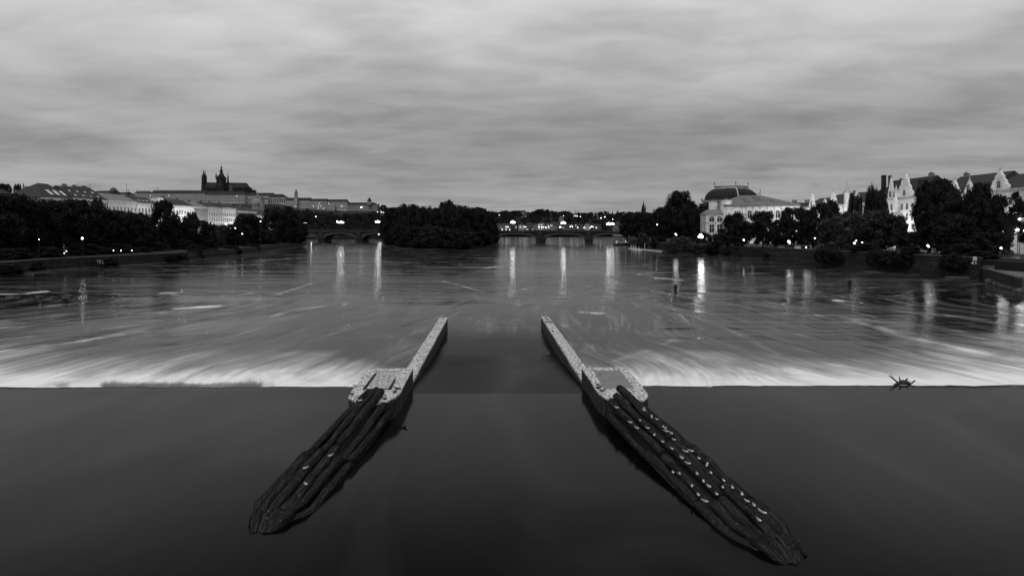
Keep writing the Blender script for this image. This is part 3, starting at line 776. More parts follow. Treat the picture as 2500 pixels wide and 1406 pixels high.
quay('quay_wall', [(99.2,120),(111,142),(116,151)], -1, 2.7, 'low stone landing wall at the right edge of the photo')
quay('quay_wall', [(121,118),(121,168)], 2, 4.9, 'upper landing wall with pale coping at the far right')
flat('landing', [(99.5,120),(111,142),(116,151),(125,151),(125,110),(99.5,100)], 2.55, MT['pave'])
mb = MB()
for i in range(26):
    t = i/25; x = 98.0+(110.5-98)*t+random.uniform(-.5,.3); y = 119+(143-119)*t+random.uniform(-.4,.3)-0.7
    mb.lathe([(0.1,-0.5),(0.75,-0.3),(0.8,0.2),(0.45,0.5+random.uniform(-.1,.2))], 6, x, y, 0.1, random.uniform(.7,1.2), random.uniform(.7,1.2), random.random())
tag(mb.build('rubble', MT['quay_top']), 'pale rubble stones heaped at the foot of the right landing wall', 'rubble', kind='stuff')
# stepped buttress and gravelled ramp seen on the left wall
def box_thing(name, lab, cat, x0,x1,y0,y1,z0,z1, m, group=None):
    mb = MB(); mb.box(x0,x1,y0,y1,z0,z1); o = mb.build(name, m); bv = o.modifiers.new('b','BEVEL'); bv.width = 0.06; tag(o, lab, cat, group); return o
# graffiti on the left quay
def graffiti(lst, d0, lab):
    mb = MB()
    for pts in lst:
        q = []
        for px, py in pts:
            x = (px-1250)/F*d0; q.append((x, d0 + 0.0, ZY(py, d0)))
        mb.tube(q, 0.05, 5)
    tag(mb.build('graffiti', MT['white']), lab, 'graffiti', 'graffiti on the left quay wall')
graffiti([[(1,656),(4,650),(7,652),(3,657),(6,660)],[(8,650),(12,650),(12,654),(8,657),(7,661)],[(14,660),(14,650),(18,655),(19,650),(20,660)],[(4,663),(10,661),(15,663)]], 166.5, 'white outline graffiti letters on the left quay wall by the frame edge')
graffiti([[(238,640),(241,636),(243,641),(239,644)],[(245,637),(244,644),(249,642)],[(250,636),(252,645)],[(236,637),(246,635)]], 193.5, 'small white graffiti scrawl on the left quay wall before the dark gap')
def moored_raft():
    c = P(35, 671, 0); root = empty('moored_boat', (c.x+1.5, c.y-1, 0))
    mb = MB(); vs = []; fs = []
    for i in range(13):
        t = i/12; x = -4.4+8.8*t; w_ = 0.75*math.sin(math.pi*min(1,max(0.0,t*0.96+0.02)))**0.5
        sh = 0.26+0.16*(2*t-1)**2
        vs += [(x,-w_,sh),(x,-w_*0.6,-0.1),(x,w_*0.6,-0.1),(x,w_,sh)]
    for i in range(12):
        for k in range(3): a=i*4+k; fs.append((a,a+4,a+5,a+1))
        a=i*4
    mb.add(vs, fs); mb.build('hull', MT['plaster3'], root)
    for x in (-2.5,0,2.5):
        mb = MB(); mb.box(x-.15,x+.15,-.8,.8,.28,.33); mb.build('bench', MT['plaster3'], root)
    tag(root, 'long low rowing boat moored at the foot of the left quay wall', 'boat')
moored_raft()
# small steps/ramp between the quay stretches
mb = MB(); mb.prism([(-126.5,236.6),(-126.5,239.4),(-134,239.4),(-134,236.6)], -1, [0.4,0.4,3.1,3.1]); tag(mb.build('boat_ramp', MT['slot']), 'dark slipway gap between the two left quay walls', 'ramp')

# hill behind the river
def zr_(px): return interp(px, [(-3000,95),(-200,88),(300,80),(430,71),(690,70),(720,60),(850,54),(920,53),(960,49),(1100,44),(1200,41),(1300,38),(1560,36),(1620,30),(1800,20),(2200,12),(4000,12)])
def HZ(px, d):
    z = zr_(px); a = sst(1060, 1395, d)
    return 3.0 + (z-3.0)*a + 0.8*(fbm(np.array(px)*0.05, np.array(d)*0.02, 4)-0.5)*6*a*(1-sst(1300,1395,d)) + 14*sst(1650,2300,d)*0.2
def hill():
    pxs = np.arange(-2200, 4200, 20.0); ds = np.array([1040,1060,1090,1120,1150,1180,1210,1240,1270,1300,1330,1360,1395,1440,1550,1700,2000,2500,3500])
    PX, D = np.meshgrid(pxs, ds); Z = HZ(PX, D); X = (PX-1250)/F*D
    v = np.stack([X, D, Z], -1).reshape(-1,3); nr, nc = X.shape; idx = np.arange(nr*nc).reshape(nr,nc)
    f = np.stack([idx[:-1,:-1].ravel(), idx[:-1,1:].ravel(), idx[1:,1:].ravel(), idx[1:,:-1].ravel()], -1)
    me = bpy.data.meshes.new('hill'); me.from_pydata(v.tolist(), [], f.tolist())
    for p in me.polygons: p.use_smooth = True
    tag(link('hillside', me, MT['hill']), kind='structure')
hill()

# ------------------------------------------------------------------ trees
def crown_mesh(seed, shape='round', nleaf=11000, size=0.021, dens=1.0):
    rnd = np.random.RandomState(seed); V = []; FC = []
    clumps = []
    nc = {'round':34,'tall':30,'willow':34,'bush':22,'conifer':30,'sparse':26}[shape]
    for i in range(nc):
        t = (i+0.5)/nc
        if shape == 'round':
            z = 0.14+0.80*t; rr = 0.40*math.sin(math.pi*min(1,(z-0.02)/1.02))**0.55
            a = i*2.4+rnd.rand(); rad = rr*math.sqrt(rnd.uniform(0.25,1.0)); s = rnd.uniform(0.10,0.17)
        elif shape == 'tall':
            z = 0.08+0.86*t; rr = 0.36*math.sin(math.pi*min(1,(z+0.10)/1.15))**0.8
            a = i*2.4+rnd.rand(); rad = rr*math.sqrt(rnd.uniform(0.2,1.0)); s = rnd.uniform(0.09,0.15)
        elif shape == 'willow':
            z = 0.12+0.78*t; rr = 0.42*math.sqrt(max(0.02,1-(max(0,z-0.35)/0.62)**2))
            a = i*2.4+rnd.rand(); rad = rr*math.sqrt(rnd.uniform(0.35,1.0)); s = rnd.uniform(0.10,0.15)
        elif shape == 'bush':
            z = 0.10+0.70*t; rr = 0.42*math.sqrt(max(0.02,1-(z/0.95)**2))
            a = i*2.4+rnd.rand(); rad = rr*math.sqrt(rnd.uniform(0.2,1.0)); s = rnd.uniform(0.12,0.18)
        elif shape == 'conifer':
            z = 0.08+0.88*t; rr = 0.40*(1-t)**0.8+0.02
            a = i*2.4; rad = rr*rnd.uniform(0.3,0.9); s = 0.05+0.11*(1-t)
        else:
            z = 0.20+0.76*t; rr = 0.44*math.sin(math.pi*min(1,(z-0.05)/1.02))**0.6
            a = i*2.4+rnd.rand(); rad = rr*math.sqrt(rnd.uniform(0.3,1.0)); s = rnd.uniform(0.06,0.12)
        clumps.append((rad*math.cos(a), rad*math.sin(a), z, s))
    wts = np.array([c[3]**2 for c in clumps]); wts /= wts.sum()
    vv = []; ff = []; n = 0
    for (cx,cy,cz,s), wt in zip(clumps, wts):
        k = int(nleaf*wt)
        dv = rnd.normal(size=(k,3)); dv /= np.linalg.norm(dv,axis=1)[:,None]
        r = s*(rnd.rand(k)**0.45)*(1+0.30*rnd.normal(size=k)*0.6)
        pos = dv*r[:,None]*np.array([1.05,1.05,0.85]) + np.array([cx,cy,cz])
        if shape == 'willow': pos[:,2] -= 0.18*rnd.rand(k)**2
        for q in range(k):
            p = pos[q]
            if p[2] < 0.02: p[2] = 0.02+0.05*rnd.rand()
            if p[2] > 1.0: p[2] = 1.0-0.05*rnd.rand()
            a = rnd.normal(size=3); a /= np.linalg.norm(a); b = np.cross(a, rnd.normal(size=3)); b /= np.linalg.norm(b)
            sz = size*rnd.uniform(0.6,1.5)
            if shape == 'willow': a = np.array([a[0]*0.4,a[1]*0.4,1.0]); a /= np.linalg.norm(a); a*=1.5
            a = a*sz; b = b*sz*0.6
            vv += [p-a, p+b*0.9, p+a, p-b*0.9]; ff.append((n,n+1,n+2,n+3)); n += 4
    # dense inner boughs so no daylight shows straight through the heart
    if shape != 'sparse':
        for (cx,cy,cz,s) in clumps:
            mb = MB(); u_ = 6; rr = s*0.62
            for j in range(1): mb.lathe([(rr*0.3,-rr*0.75),(rr*0.85,-rr*0.35),(rr,0.05*rr),(rr*0.7,rr*0.5),(rr*0.2,rr*0.8)], 7, cx*0.94, cy*0.94, cz, ph=rnd.rand())
            vv += [np.array(x)*(1) for x in mb.v]; ff += [tuple(i+n for i in f) for f in mb.f]; n += len(mb.v)
    me = bpy.data.meshes.new('crown_'+shape); me.from_pydata([tuple(map(float,x)) for x in vv], [], ff); me.update()
    return me
def trunk_mesh(seed):
    rnd = random.Random(seed); mb = MB()
    mb.tube([(0,0,-0.05),(0.004,0,0.1),(-0.006,0.005,0.3),(0.004,0,0.55),(0,0,0.8)], [0.034,0.026,0.021,0.013,0.004], 8)
    for k in range(8):
        a = k*2.4; z = 0.2+0.065*k; l = 0.34-0.02*k
        mb.tube([(0,0,z),(l*.45*math.cos(a),l*.45*math.sin(a),z+0.08),(l*math.cos(a),l*math.sin(a),z+0.19)], [0.012,0.008,0.002], 5)
    return mb.mesh('trunk')
CROWN = {'round':[crown_mesh(s,'round') for s in (1,2,3,4)], 'tall':[crown_mesh(s,'tall') for s in (5,6)], 'willow':[crown_mesh(s,'willow',11000,0.018) for s in (7,8)],
         'bush':[crown_mesh(s,'bush',8000,0.024) for s in (9,10)], 'conifer':[crown_mesh(s,'conifer',4000,0.026) for s in (11,)], 'sparse':[crown_mesh(s,'sparse',6500,0.021) for s in (12,13)]}
FARC = {k:[crown_mesh(40+i,k,700,0.07) for i in range(2)] for k in ('round','conifer')}
TRUNK = [trunk_mesh(1), trunk_mesh(2)]
LEAFY = {}
def tree(px, ytop, wpx, d, zb, shape, lab, cat='tree', group=None, pale=False, far=False, name=None):
    x = (px-1250)/F*d; h = ZY(ytop, d)-zb; wd = S(wpx, d)
    root = empty(name or ('bush' if cat == 'bush' else 'leafy_tree' if shape != 'conifer' else 'conifer'), (x, d, zb), random.uniform(0, 6.28))
    me = random.choice((FARC if far else CROWN)[shape if not far or shape in FARC else 'round'])
    key = (me.name, pale)
    if key not in LEAFY:
        m2 = me.copy(); m2.materials.append(MT['leaf_pale'] if pale else MT['leaf']); LEAFY[key] = m2
    o = link('crown', LEAFY[key], None, root); o.scale = (wd, wd, h)
    tm = TRUNK[random.randrange(2)]
    if len(tm.materials) == 0: tm.materials.append(MT['bark'])
    if not (far and h < 9):
        t = link('trunk', tm, None, root); t.scale = (h*0.9 if h < wd*1.6 else wd*1.4, h*0.9 if h < wd*1.6 else wd*1.4, h*0.85)
    tag(root, lab, cat, group); return root
TL = [ # px, top, width px, distance, shape   (left bank, front row)
 (-130,468,150,182,'round'),(-45,472,130,190,'round'),(28,474,112,196,'round'),(92,486,95,205,'tall'),(150,487,98,216,'round'),(213,489,92,228,'round'),(270,512,78,240,'tall'),(322,520,80,252,'round'),
 (352,522,60,262,'bush'),(398,489,74,272,'tall'),(446,537,66,288,'round'),(488,536,62,300,'round'),(523,545,56,316,'willow'),(560,548,62,334,'round'),(603,522,66,352,'round'),(640,553,56,372,'bush'),(668,510,62,392,'round'),(702,504,62,415,'tall'),(731,525,44,446,'round'),(722,556,46,440,'bush')]
ldesc = ['broad dark tree','wide leafy tree','full round tree','narrow upright tree','rounded tree','dense tree','slim tall tree','spreading tree','low bushy tree','tall pointed tree','rounded tree','dense tree','drooping tree','low round tree','tall round tree','low bush','high crowned tree','tall point tree','bridge end tree','small waterline tree']
for i, (px, yt, wp, d, sh) in enumerate(TL):
    tree(px, yt, wp*1.15, d, 2.9 if i < 11 else 1.8, sh, '%s, %s from the frame edge in the left bank waterside row' % (ldesc[i], ORD[i]), group='trees in the waterside row on the left bank', pale=(i in (12,)))
TL2 = [(-90,462,120,235,'round'),(-5,480,95,240,'round'),(60,490,90,250,'tall'),(122,492,84,262,'round'),(183,494,84,274,'round'),(238,483,40,290,'tall'),(300,515,60,302,'round'),(345,519,54,315,'round'),(466,519,38,340,'round'),(430,532,44,350,'tall'),(560,556,60,400,'round'),(630,530,50,420,'round'),(686,512,50,470,'round'),(596,530,52,430,'round')]
for i, (px, yt, wp, d, sh) in enumerate(TL2):
    tree(px, yt, wp*1.12, d, 3, sh, 'dark tree in the back row of the left bank, %s from the left' % ORD[i], group='back row trees on the left bank')
UG = ['beside the moored rowing boat','just right of the moored rowing boat','under the brightest quay lamp','at the dark gap in the quay','above the middle of the low quay','right of the tall pointed tree','above the curving quay shore','near the bridge end point','behind the left end of the low quay','halfway along the curving low quay','hidden behind the low quay bushes','last before the bridge end','between the quay lamp and the gap','at the outer left frame edge','just past the dark quay gap','beneath the far street facades']
for i, (px, yt, wp, d) in enumerate([(40,600,70,186),(120,598,70,200),(200,590,70,215),(290,590,60,236),(440,580,60,280),(500,570,60,300),(585,575,60,345),(660,585,50,390),(480,592,40,258),(540,598,46,300),(380,585,60,258),(705,580,40,430),(250,600,60,222),(-40,600,80,178),(340,600,50,240),(610,600,40,340)]):
    tree(px, yt, wp*1.2, d, 1.6 if i > 3 else 2.6, 'bush', 'low dark bush %s on the left bank' % UG[i], 'bush', 'undergrowth on the left bank', name='bush')
# island
ISL = [P(a,b,0) for a,b in ((940,599),(948,604),(975,609.5),(1010,613),(1055,613.5),(1100,611),(1150,607),(1190,602),(1212,597))]
ip = [(p.x,p.y) for p in ISL] + [(-12,560),(-60,600),(-112,560),(-99,480)]
mb = MB(); mb.prism(ip, -2, 0.9); tag(mb.build('island_ground', MT['ground']), kind='structure')
TI = [(960,507,54,455,'round'),(990,498,46,430,'round'),(1012,499,40,408,'round'),(1040,503,56,395,'tall'),(1068,508,50,390,'round'),(1084,494,34,420,'sparse'),(1096,488,40,410,'tall'),(1112,499,44,400,'round'),(1130,503,44,405,'round'),(1152,508,44,415,'round'),(1170,508,44,440,'round'),(1188,520,42,450,'round'),(1198,545,38,462,'round'),(948,530,38,452,'round'),(975,540,56,405,'bush'),(1010,545,60,376,'bush'),(1055,548,66,366,'willow'),(1100,552,66,372,'bush'),(1140,560,60,388,'bush'),(1175,556,52,425,'bush'),(1030,575,60,358,'bush'),(1080,582,50,360,'bush'),(962,565,44,420,'bush'),(990,582,48,385,'bush'),(1125,582,52,376,'bush'),(1204,560,26,478,'bush')]
idesc = ['round','slightly domed','low topped','upright','even','thin see-through','highest','full','bulging','lower','rear','sloping','right hand','left hand']
for i, (px, yt, wp, d, sh) in enumerate(TI):
    lab = ('%s tree in the wooded island, %s of its tall trees from the left' % (idesc[i], ORD[i])) if i < 13 else ('low dark bush at the foot of the island wood, %s of the shrubs there' % ORD[i-13])
    if i == 13: lab = 'small dark tree at the left end of the wooded island'
    tree(px, yt, wp*1.25, d, 0.6, sh, lab, 'tree' if i < 14 else 'bush', 'trees crowding the island' if i < 14 else 'shrubs along the island shore')
# right bank
TR = [(1532,522,40,470,'round'),(1560,520,44,450,'round'),(1592,522,46,420,'round'),(1618,506,48,400,'round'),(1660,467,66,370,'round'),(1684,492,62,360,'tall'),(1640,500,50,385,'round'),(1722,497,40,410,'round'),(1760,563,40,262,'bush'),
 (1795,520,70,272,'round'),(1812,540,56,262,'round'),(1863,517,58,262,'round'),(1905,535,60,255,'tall'),(1938,507,76,250,'round'),(1975,512,60,240,'tall'),(2003,495,54,262,'round'),(2034,489,44,268,'tall'),(2086,465,38,262,'willow'),(2075,512,90,228,'willow'),
 (2040,525,80,218,'willow'),(2130,446,38,246,'willow'),(2148,457,38,238,'willow'),(2146,514,100,212,'round'),(2190,526,56,215,'round'),(2272,442,66,205,'round'),(2300,437,84,196,'tall'),(2345,462,96,180,'round'),(2330,520,100,170,'round'),(2395,447,56,190,'round'),(2415,486,66,176,'round'),(2462,470,90,186,'sparse'),(2268,520,70,200,'round'),(2415,560,90,170,'bush'),(2640,450,110,178,'round')]
rdesc = ['low tree beside the bridge end','round tree above the pedal boats','dense tree above the pedal boats','tree left of the tallest riverside crown','tallest riverside tree left of the white palace','tree leaning against the tallest crown','lower tree tucked left of the tallest crown','tree at the left corner of the white palace','small tree in front of the palace steps',
 'round tree hiding the lower palace front','low tree under the arched windows','tree before the middle arched windows','tree left of the roof end of the palace','broad tree at the right end of the palace','upright tree right of the palace','tree in front of the first gabled house','tree beside the pointed gable','slender drooping tree between the gabled houses','wide weeping tree below the gabled houses',
 'pale weeping tree over the quay lamp','tall wispy tree left of the chimneyed house','wispy tree right against the chimneyed house','wide spreading tree in front of the chimneyed house','tree below the white gable','dark tree right of the white gable','tallest tree on the right bank','leafy tree with light foliage over the quay','lower tree above the quay sign','tree reaching over the right roofs','tree left of the bright facade','open branched tree letting the bright facade through','tree behind the quay stairs','low tree beside the landing','tree beyond the right frame edge']
for i, (px, yt, wp, d, sh) in enumerate(TR):
    tree(px, yt, wp*1.18, d, 4.6, sh, 'dark '+rdesc[i], group='riverside trees on the right bank', pale=(i in (18,19,22)))
for i, (px, yt, wp, d, pl, ds) in enumerate([(1571,562,30,372,1,'pale rounded bush behind the pedal boats'),(1608,572,36,372,0,'dark bush at the landing stage end'),(1663,575,62,318,1,'big pale willow bush overhanging the water left of the bright lamp'),(1708,590,50,300,1,'pale bush below the bright lamp'),(1745,588,56,285,0,'dark bush right below the bright lamp'),(1790,594,50,272,1,'small pale bush halfway along the park shore'),(1835,598,60,260,0,'dark bush where the quay wall begins'),(1640,590,40,335,0,'dark bush left of the big pale willow bush'),(1875,600,40,244,0,'dark ivy bush hanging at the quay start'),(2026,600,34,205,0,'ivy bush draped over the middle of the right quay wall'),(1720,560,44,322,0,'leafy bush glowing around the bright lamp'),(2222,598,50,172,0,'bush beside the lamp at the quay stairs'),(2345,590,70,162,0,'dense bush above the right quay wall end'),(2395,610,60,155,0,'bush behind the quay sign'),(1772,600,44,282,0,'dark bush right of the bright lamp reflection'),(2110,590,60,192,0,'bush above the right quay beside the lit wall top')]):
    zb = 0.3 if d > 240 and px < 1860 else 4.6
    if px == 2026: zb = 0.5
    tree(px, yt, wp*1.2, d, zb, 'bush' if not (px == 1663) else 'willow', ds, 'bush', 'bushes along the right shore', pale=bool(pl))
FRB = [(22,640,163,'overhanging the moored rowing boat'),(78,636,177,'just right of the moored rowing boat end'),(262,624,197,'filling the dark gap between the left quay walls'),(428,618,228,'where the low left quay begins to curve'),(474,606,250,'below the drooping bank tree'),(515,602,268,'low on the curving shore'),(566,596,290,'at the middle of the curving shore'),(612,592,325,'on the far half of the curving shore'),(655,588,372,'near the end of the curving shore'),(700,584,420,'by the left bank point'),
 (1885,612,238,'where the right quay wall rises'),(2012,600,203,'over the right quay left of the long pale coping'),(2036,604,199,'touching the first ivy bush on the right quay'),(2178,606,176,'on the right quay left of the stairs lamp'),(2212,604,172,'in front of the stairs lamp'),(2322,612,158.5,'at the right end of the high quay wall'),(2352,618,156,'by the thin mooring pole'),(2140,604,182,'midway along the high quay wall')]
for px, yt, d, ds in FRB:
    wl = {True: 60, False: 54}[px < 1000]*(190/d)**0.5
    zb = max(0.1, ZY(HY + HC*F/d, d)) if px < 1000 else 1.2
    tree(px, yt, wl, d, zb, 'bush', 'dark shrub hanging to the water %s' % ds, 'bush', 'shrubs hanging over the quay walls', name='bush')
tree(2216, 566, 62, 196, 4.6, 'round', 'small dark tree hiding the foot of the white gabled house', group='riverside trees on the right bank')
# left lower slope right of x=1620 : grassy shore under the bushes
mb = MB(); vs=[]; 
sh_ = [(98.5,240),(97.5,248),(92,300),(87,352),(86,400),(90,460)]
for x,y in sh_: vs += [(x-1.5,y,-0.3),(x+5,y+1,4.75)]
mb.add(vs, [(2*i,2*i+1,2*i+3,2*i+2) for i in range(len(sh_)-1)]); tag(mb.build('shore_slope', MT['ground']), kind='structure')

# skyline woods on the hill
def skyline(tab, step, d, phrase, group, seed):
    rnd = random.Random(seed); px = tab[0][0]; i = 0; out = []
    while px < tab[-1][0]:
        out.append(px); px += step*rnd.uniform(0.7,1.3)
    for i, px in enumerate(out):
        yt = float(interp(px, tab)) + rnd.uniform(-2.5,2.0); con = rnd.random() < 0.13
        dd = d+rnd.uniform(-25,40); zb = float(HZ(px, dd))-1
        s = 'conifer' if con else 'round'
        tree(px, yt-(3 if con else 0), (7 if con else rnd.uniform(12,19))*1.2, dd, zb, s, ('pointed ' if con else 'round ')+'skyline tree %s, %s from the left' % (phrase, ORD[i] if i < 20 else 'twenty-'+ORD[i-20] if i < 39 else 'last'), group=group, far=True)
skyline([(918,504),(930,499),(944,503),(950,512)], 9, 1405, 'right beside the turreted palace', 'skyline trees by the palace', 1)
skyline([(946,511),(985,506),(1020,509),(1100,512),(1140,508),(1165,506),(1190,514),(1205,519)], 11, 1400, 'above the wooded island', 'skyline trees behind the island', 2)
skyline([(1205,519),(1222,518),(1245,515),(1256,516),(1268,514)], 8, 1400, 'left of the hilltop villa', 'skyline trees left of the villa', 3)
skyline([(1290,520),(1310,513),(1336,511),(1352,517),(1380,516),(1398,519)], 9, 1400, 'right of the hilltop villa', 'skyline trees right of the villa', 4)
skyline([(1408,519),(1440,520),(1460,518),(1490,516),(1510,520),(1540,517),(1570,520),(1600,517),(1650,520),(1710,522)], 10, 1400, 'right of the lit hill pavilion', 'skyline trees at the hill right end', 5)
skyline([(-80,452),(-10,446),(10,446),(22,452)], 14, 1400, 'at the left frame edge', 'skyline trees at the left frame edge', 6)
skyline([(42,452),(48,450),(62,453)], 9, 1400, 'left of the big hipped roof', 'skyline trees by the big hipped roof', 7)
def wood(name, lab, regions, n, seed, m=None):
    rnd = random.Random(seed); rs = np.random.RandomState(seed); vv = []; ff = []; k = 0
    for _ in range(n):
        px0, px1, d0, d1 = rnd.choice(regions); px = rnd.uniform(px0, px1); d = rnd.uniform(d0, d1); x = (px-1250)/F*d; z = float(HZ(px, d))
        r = rnd.uniform(4,7.5); h = rnd.uniform(7,13)
        for q in range(34):
            a = rs.normal(size=3); a /= np.linalg.norm(a); b = np.cross(a, rs.normal(size=3)); b /= np.linalg.norm(b); sz = rnd.uniform(0.8,2.0)
            t = rs.normal(size=3); t /= np.linalg.norm(t); p = np.array([x+t[0]*r, d+t[1]*r, z+h*0.55+t[2]*h*0.5])
            vv += [p-a*sz, p+b*sz, p+a*sz, p-b*sz]; ff.append((k,k+1,k+2,k+3)); k += 4
    me = bpy.data.meshes.new(name); me.from_pydata([tuple(map(float,v)) for v in vv], [], ff)
    tag(link(name, me, m or MT['leaf']), lab, 'wood', kind='stuff')
wood('hillside_wood', 'dark wooded slope below the palaces and along the hill behind the bridge', [(700,930,1080,1270),(930,1250,1080,1385),(1200,1720,1140,1385),(300,720,1100,1270),(740,950,1060,1200)], 2300, 5)
wood('park_wood', 'dark mass of park trees behind the left part of the bridge', [(735,960,815,1000)], 170, 6)
# ------------------------------------------------------------------ buildings
WC = {}
def win_meshes(w_, h, arch, thick=0.10):
    key = (round(w_,2), round(h,2), arch, thick)
    if key in WC: return WC[key]
    def outline(w2, h2, z0):
        if not arch: return [(-w2/2,z0),(w2/2,z0),(w2/2,z0+h2),(-w2/2,z0+h2)]
        pts = [(-w2/2,z0),(w2/2,z0)]; zc = z0+h2-w2/2
        for k in range(9):
            a = math.pi*k/8; pts.append((w2/2*math.cos(a), zc+w2/2*math.sin(a)))
        return pts
    o = outline(w_+0.36, h+0.36, -0.18); i = outline(w_, h, 0); n = len(o)
    mb = MB(); vs = [(a,-thick,b) for a,b in o]+[(a,-thick,b) for a,b in i]+[(a,0.02,b) for a,b in o]+[(a,-0.02,b) for a,b in i]
    fs = []
    for k in range(n):
        j = (k+1)%n
        fs += [(k,j,n+j,n+k),(n+k,n+j,3*n+j,3*n+k),(2*n+k,2*n+j,j,k)]
    mb.add(vs, fs)
    t = 0.05 if w_ < 1.6 else 0.08
    mb.box(-t,t,-0.075,-0.034,0.02,h-0.03); mb.box(-w_/2+0.02,w_/2-0.02,-0.072,-0.036,h*0.60,h*0.60+2*t)
    fr = mb.mesh('window_frame')
    mb = MB(); mb.add([(a,-0.03,b) for a,b in i], [tuple(range(n))]); pn = mb.mesh('pane')
    fr.materials.append(MT['trim']); pn.materials.append(MT['glass'])
    WC[key] = (fr, pn); return WC[key]
DW = {}
def far_window(w_, h):
    key = (round(w_,2), round(h,2))
    if key not in DW:
        mb = MB(); mb.box(-w_/2,w_/2,-0.08,0.1,0,h); me = mb.mesh('window'); me.materials.append(MT['glass'])
        m2 = me.copy(); m2.materials.clear(); m2.materials.append(MT['lit_window']); DW[key] = (me, m2)
    return DW[key]
def put_window(root, x, y, z, w_, h, arch=False, far=False, rot=0, lit=False):
    if far:
        o = link('window', far_window(w_, h)[1 if lit else 0], None, root, (x,y,z)); o.rotation_euler = (0,0,rot); return
    fr, pn = win_meshes(w_, h, arch)
    o = link('window', fr, None, root, (x,y,z)); o.rotation_euler = (0,0,rot)
    p = link('pane', pn, None, o)
def building(name, lab, loc, rot, Lx, dep, ze, zr, hl=0, hr=0, floors=(), ncol=0, ww=1.1, arch=False, far=False, wall='plaster', roof='roof', side=None, nside=3,
             chim=(), sky=(), dorm=(), group=None, litp=0.0, cornice=True, cat='building', seed=1, bands=()):
    """facade on local y=0 looking to local -y; x 0..Lx; heights above loc.z"""
    rnd = random.Random(seed*7+3); root = empty(name, loc, rot)
    mb = MB(); mb.box(0,Lx,0,dep,0,ze)
    ym = dep/2
    if hl == 0: mb.add([(0.02,0.05,ze),(0.02,dep-0.05,ze),(0.02,ym,zr-0.12)], [(0,1,2)])
    if hr == 0: mb.add([(Lx-0.02,0.05,ze),(Lx-0.02,dep-0.05,ze),(Lx-0.02,ym,zr-0.12)], [(0,1,2)])
    mb.build('wall', MT[wall], root)
    ov = 0.45; mb = MB()
    ox0 = ov if hl else 0.15; ox1 = ov if hr else 0.15
    a = [(-ox0,-ov,ze+0.12),(Lx+ox1,-ov,ze+0.12),(Lx+ox1,dep+ov,ze+0.12),(-ox0,dep+ov,ze+0.12),((hl or -0.15),ym,zr),(Lx-(hr or -0.15),ym,zr)]
    mb.add(a, [(0,1,5,4),(2,3,4,5),(3,0,4),(1,2,5),(3,2,1,0)])
    rf = mb.build('roof', MT[roof], root)
    slope = (zr-ze)/(ym+ov)
    for cx, cy, cw, chh in chim:
        mb = MB(); zb = ze + (zr-ze)*min(cy, dep-cy)/ym - 0.5; zt = zr+chh
        mb.box(cx-cw/2,cx+cw/2,cy-0.4,cy+0.4,zb,zt); mb.box(cx-cw/2-0.12,cx+cw/2+0.12,cy-0.5,cy+0.5,zt,zt+0.18)
        nn = max(1,int(cw/0.7))
        for k in range(nn): mb.box(cx-cw/2+0.35+k*0.7-0.15, cx-cw/2+0.35+k*0.7+0.15, cy-.15, cy+.15, zt+0.18, zt+0.7)
        mb.build('chimney', MT['plaster2'], rf)
    for sx_, sy_, sw, sl in sky:      # roof lights lying on the facade side slope
        z = lambda yy: ze+0.12+slope*(yy+ov)*0.995+0.06
        mb = MB(); mb.add([(sx_,sy_,z(sy_)),(sx_+sw,sy_,z(sy_)),(sx_+sw,sy_+sl,z(sy_+sl)),(sx_,sy_+sl,z(sy_+sl))], [(0,1,2,3)])
        mb.build('skylight', MT['white'] , rf)
    for dx_, dy_, dw, dh in dorm:
        zb = ze+0.12+slope*(dy_+ov); mb = MB()
        mb.box(dx_-dw/2,dx_+dw/2,dy_,dy_+dh/slope,zb-0.2,zb+dh*0.75)
        mb.prism([(dx_-dw/2-.1,dy_-.1),(dx_+dw/2+.1,dy_-.1),(dx_+dw/2+.1,dy_+dh/slope),(dx_-dw/2-.1,dy_+dh/slope)], zb+dh*0.75, zb+dh*0.75+0.15)
        dm = mb.build('dormer', MT[wall], rf)
        put_window(dm, dx_, dy_, zb+0.15, dw*0.55, dh*0.5, far=True)
    if cornice:
        mb = MB(); mb.box(-0.3,Lx+0.3,-0.5,-0.003,ze-0.45,ze+0.08); mb.box(-0.1,Lx+0.1,-0.25,-0.003,ze-0.9,ze-0.45)
        for b_ in bands: mb.box(0,Lx,-0.18,-0.003,b_,b_+0.22)
        mb.build('cornice', MT['trim' if wall != 'castle' else 'castle'], root)
    for fi, (fz, fh) in enumerate(floors):
        for k in range(ncol):
            x = (k+0.5)*Lx/ncol
            put_window(root, x, 0, fz, ww, fh, arch, far, lit=rnd.random() < litp)
    if side:
        for fz, fh in floors:
            for k in range(nside):
                y = (k+0.5)*dep/nside
                if 'L' in side: put_window(root, 0, y, fz, ww, fh, arch, far, R(-90))
                if 'R' in side: put_window(root, Lx, y, fz, ww, fh, arch, far, R(90))
    tag(root, lab, cat, group); return root
FL = lambda z0, n, st=3.9, h=2.1: [(z0+k*st, h) for k in range(n)]
LP = lambda px, x=-212.0: x*F/(px-1250)      # distance at which the left street facade passes a pixel column
def left_house(px0, px1, ze, zr, lab, **k):
    y0, y1 = LP(px0), LP(px1); k.setdefault('floors', FL(3.2, int((ze-3.5-3)/3.9), 3.9, 2.1)); k.setdefault('ncol', max(3, int((y1-y0)/3.0)))
    return building('town_house', lab, (-212, y0+0.05, 3.2), R(90), y1-y0-0.1, 17, ze-3.2, zr-3.2, group='town houses behind the left bank trees', **k)
left_house(-160, 62, 25, 32.2, 'house with hipped roof end and dormer at the left frame edge', hl=0, hr=12, wall='plaster2', dorm=[(y_,1.2,3.2,3.4) for y_ in (78,84)], seed=1)
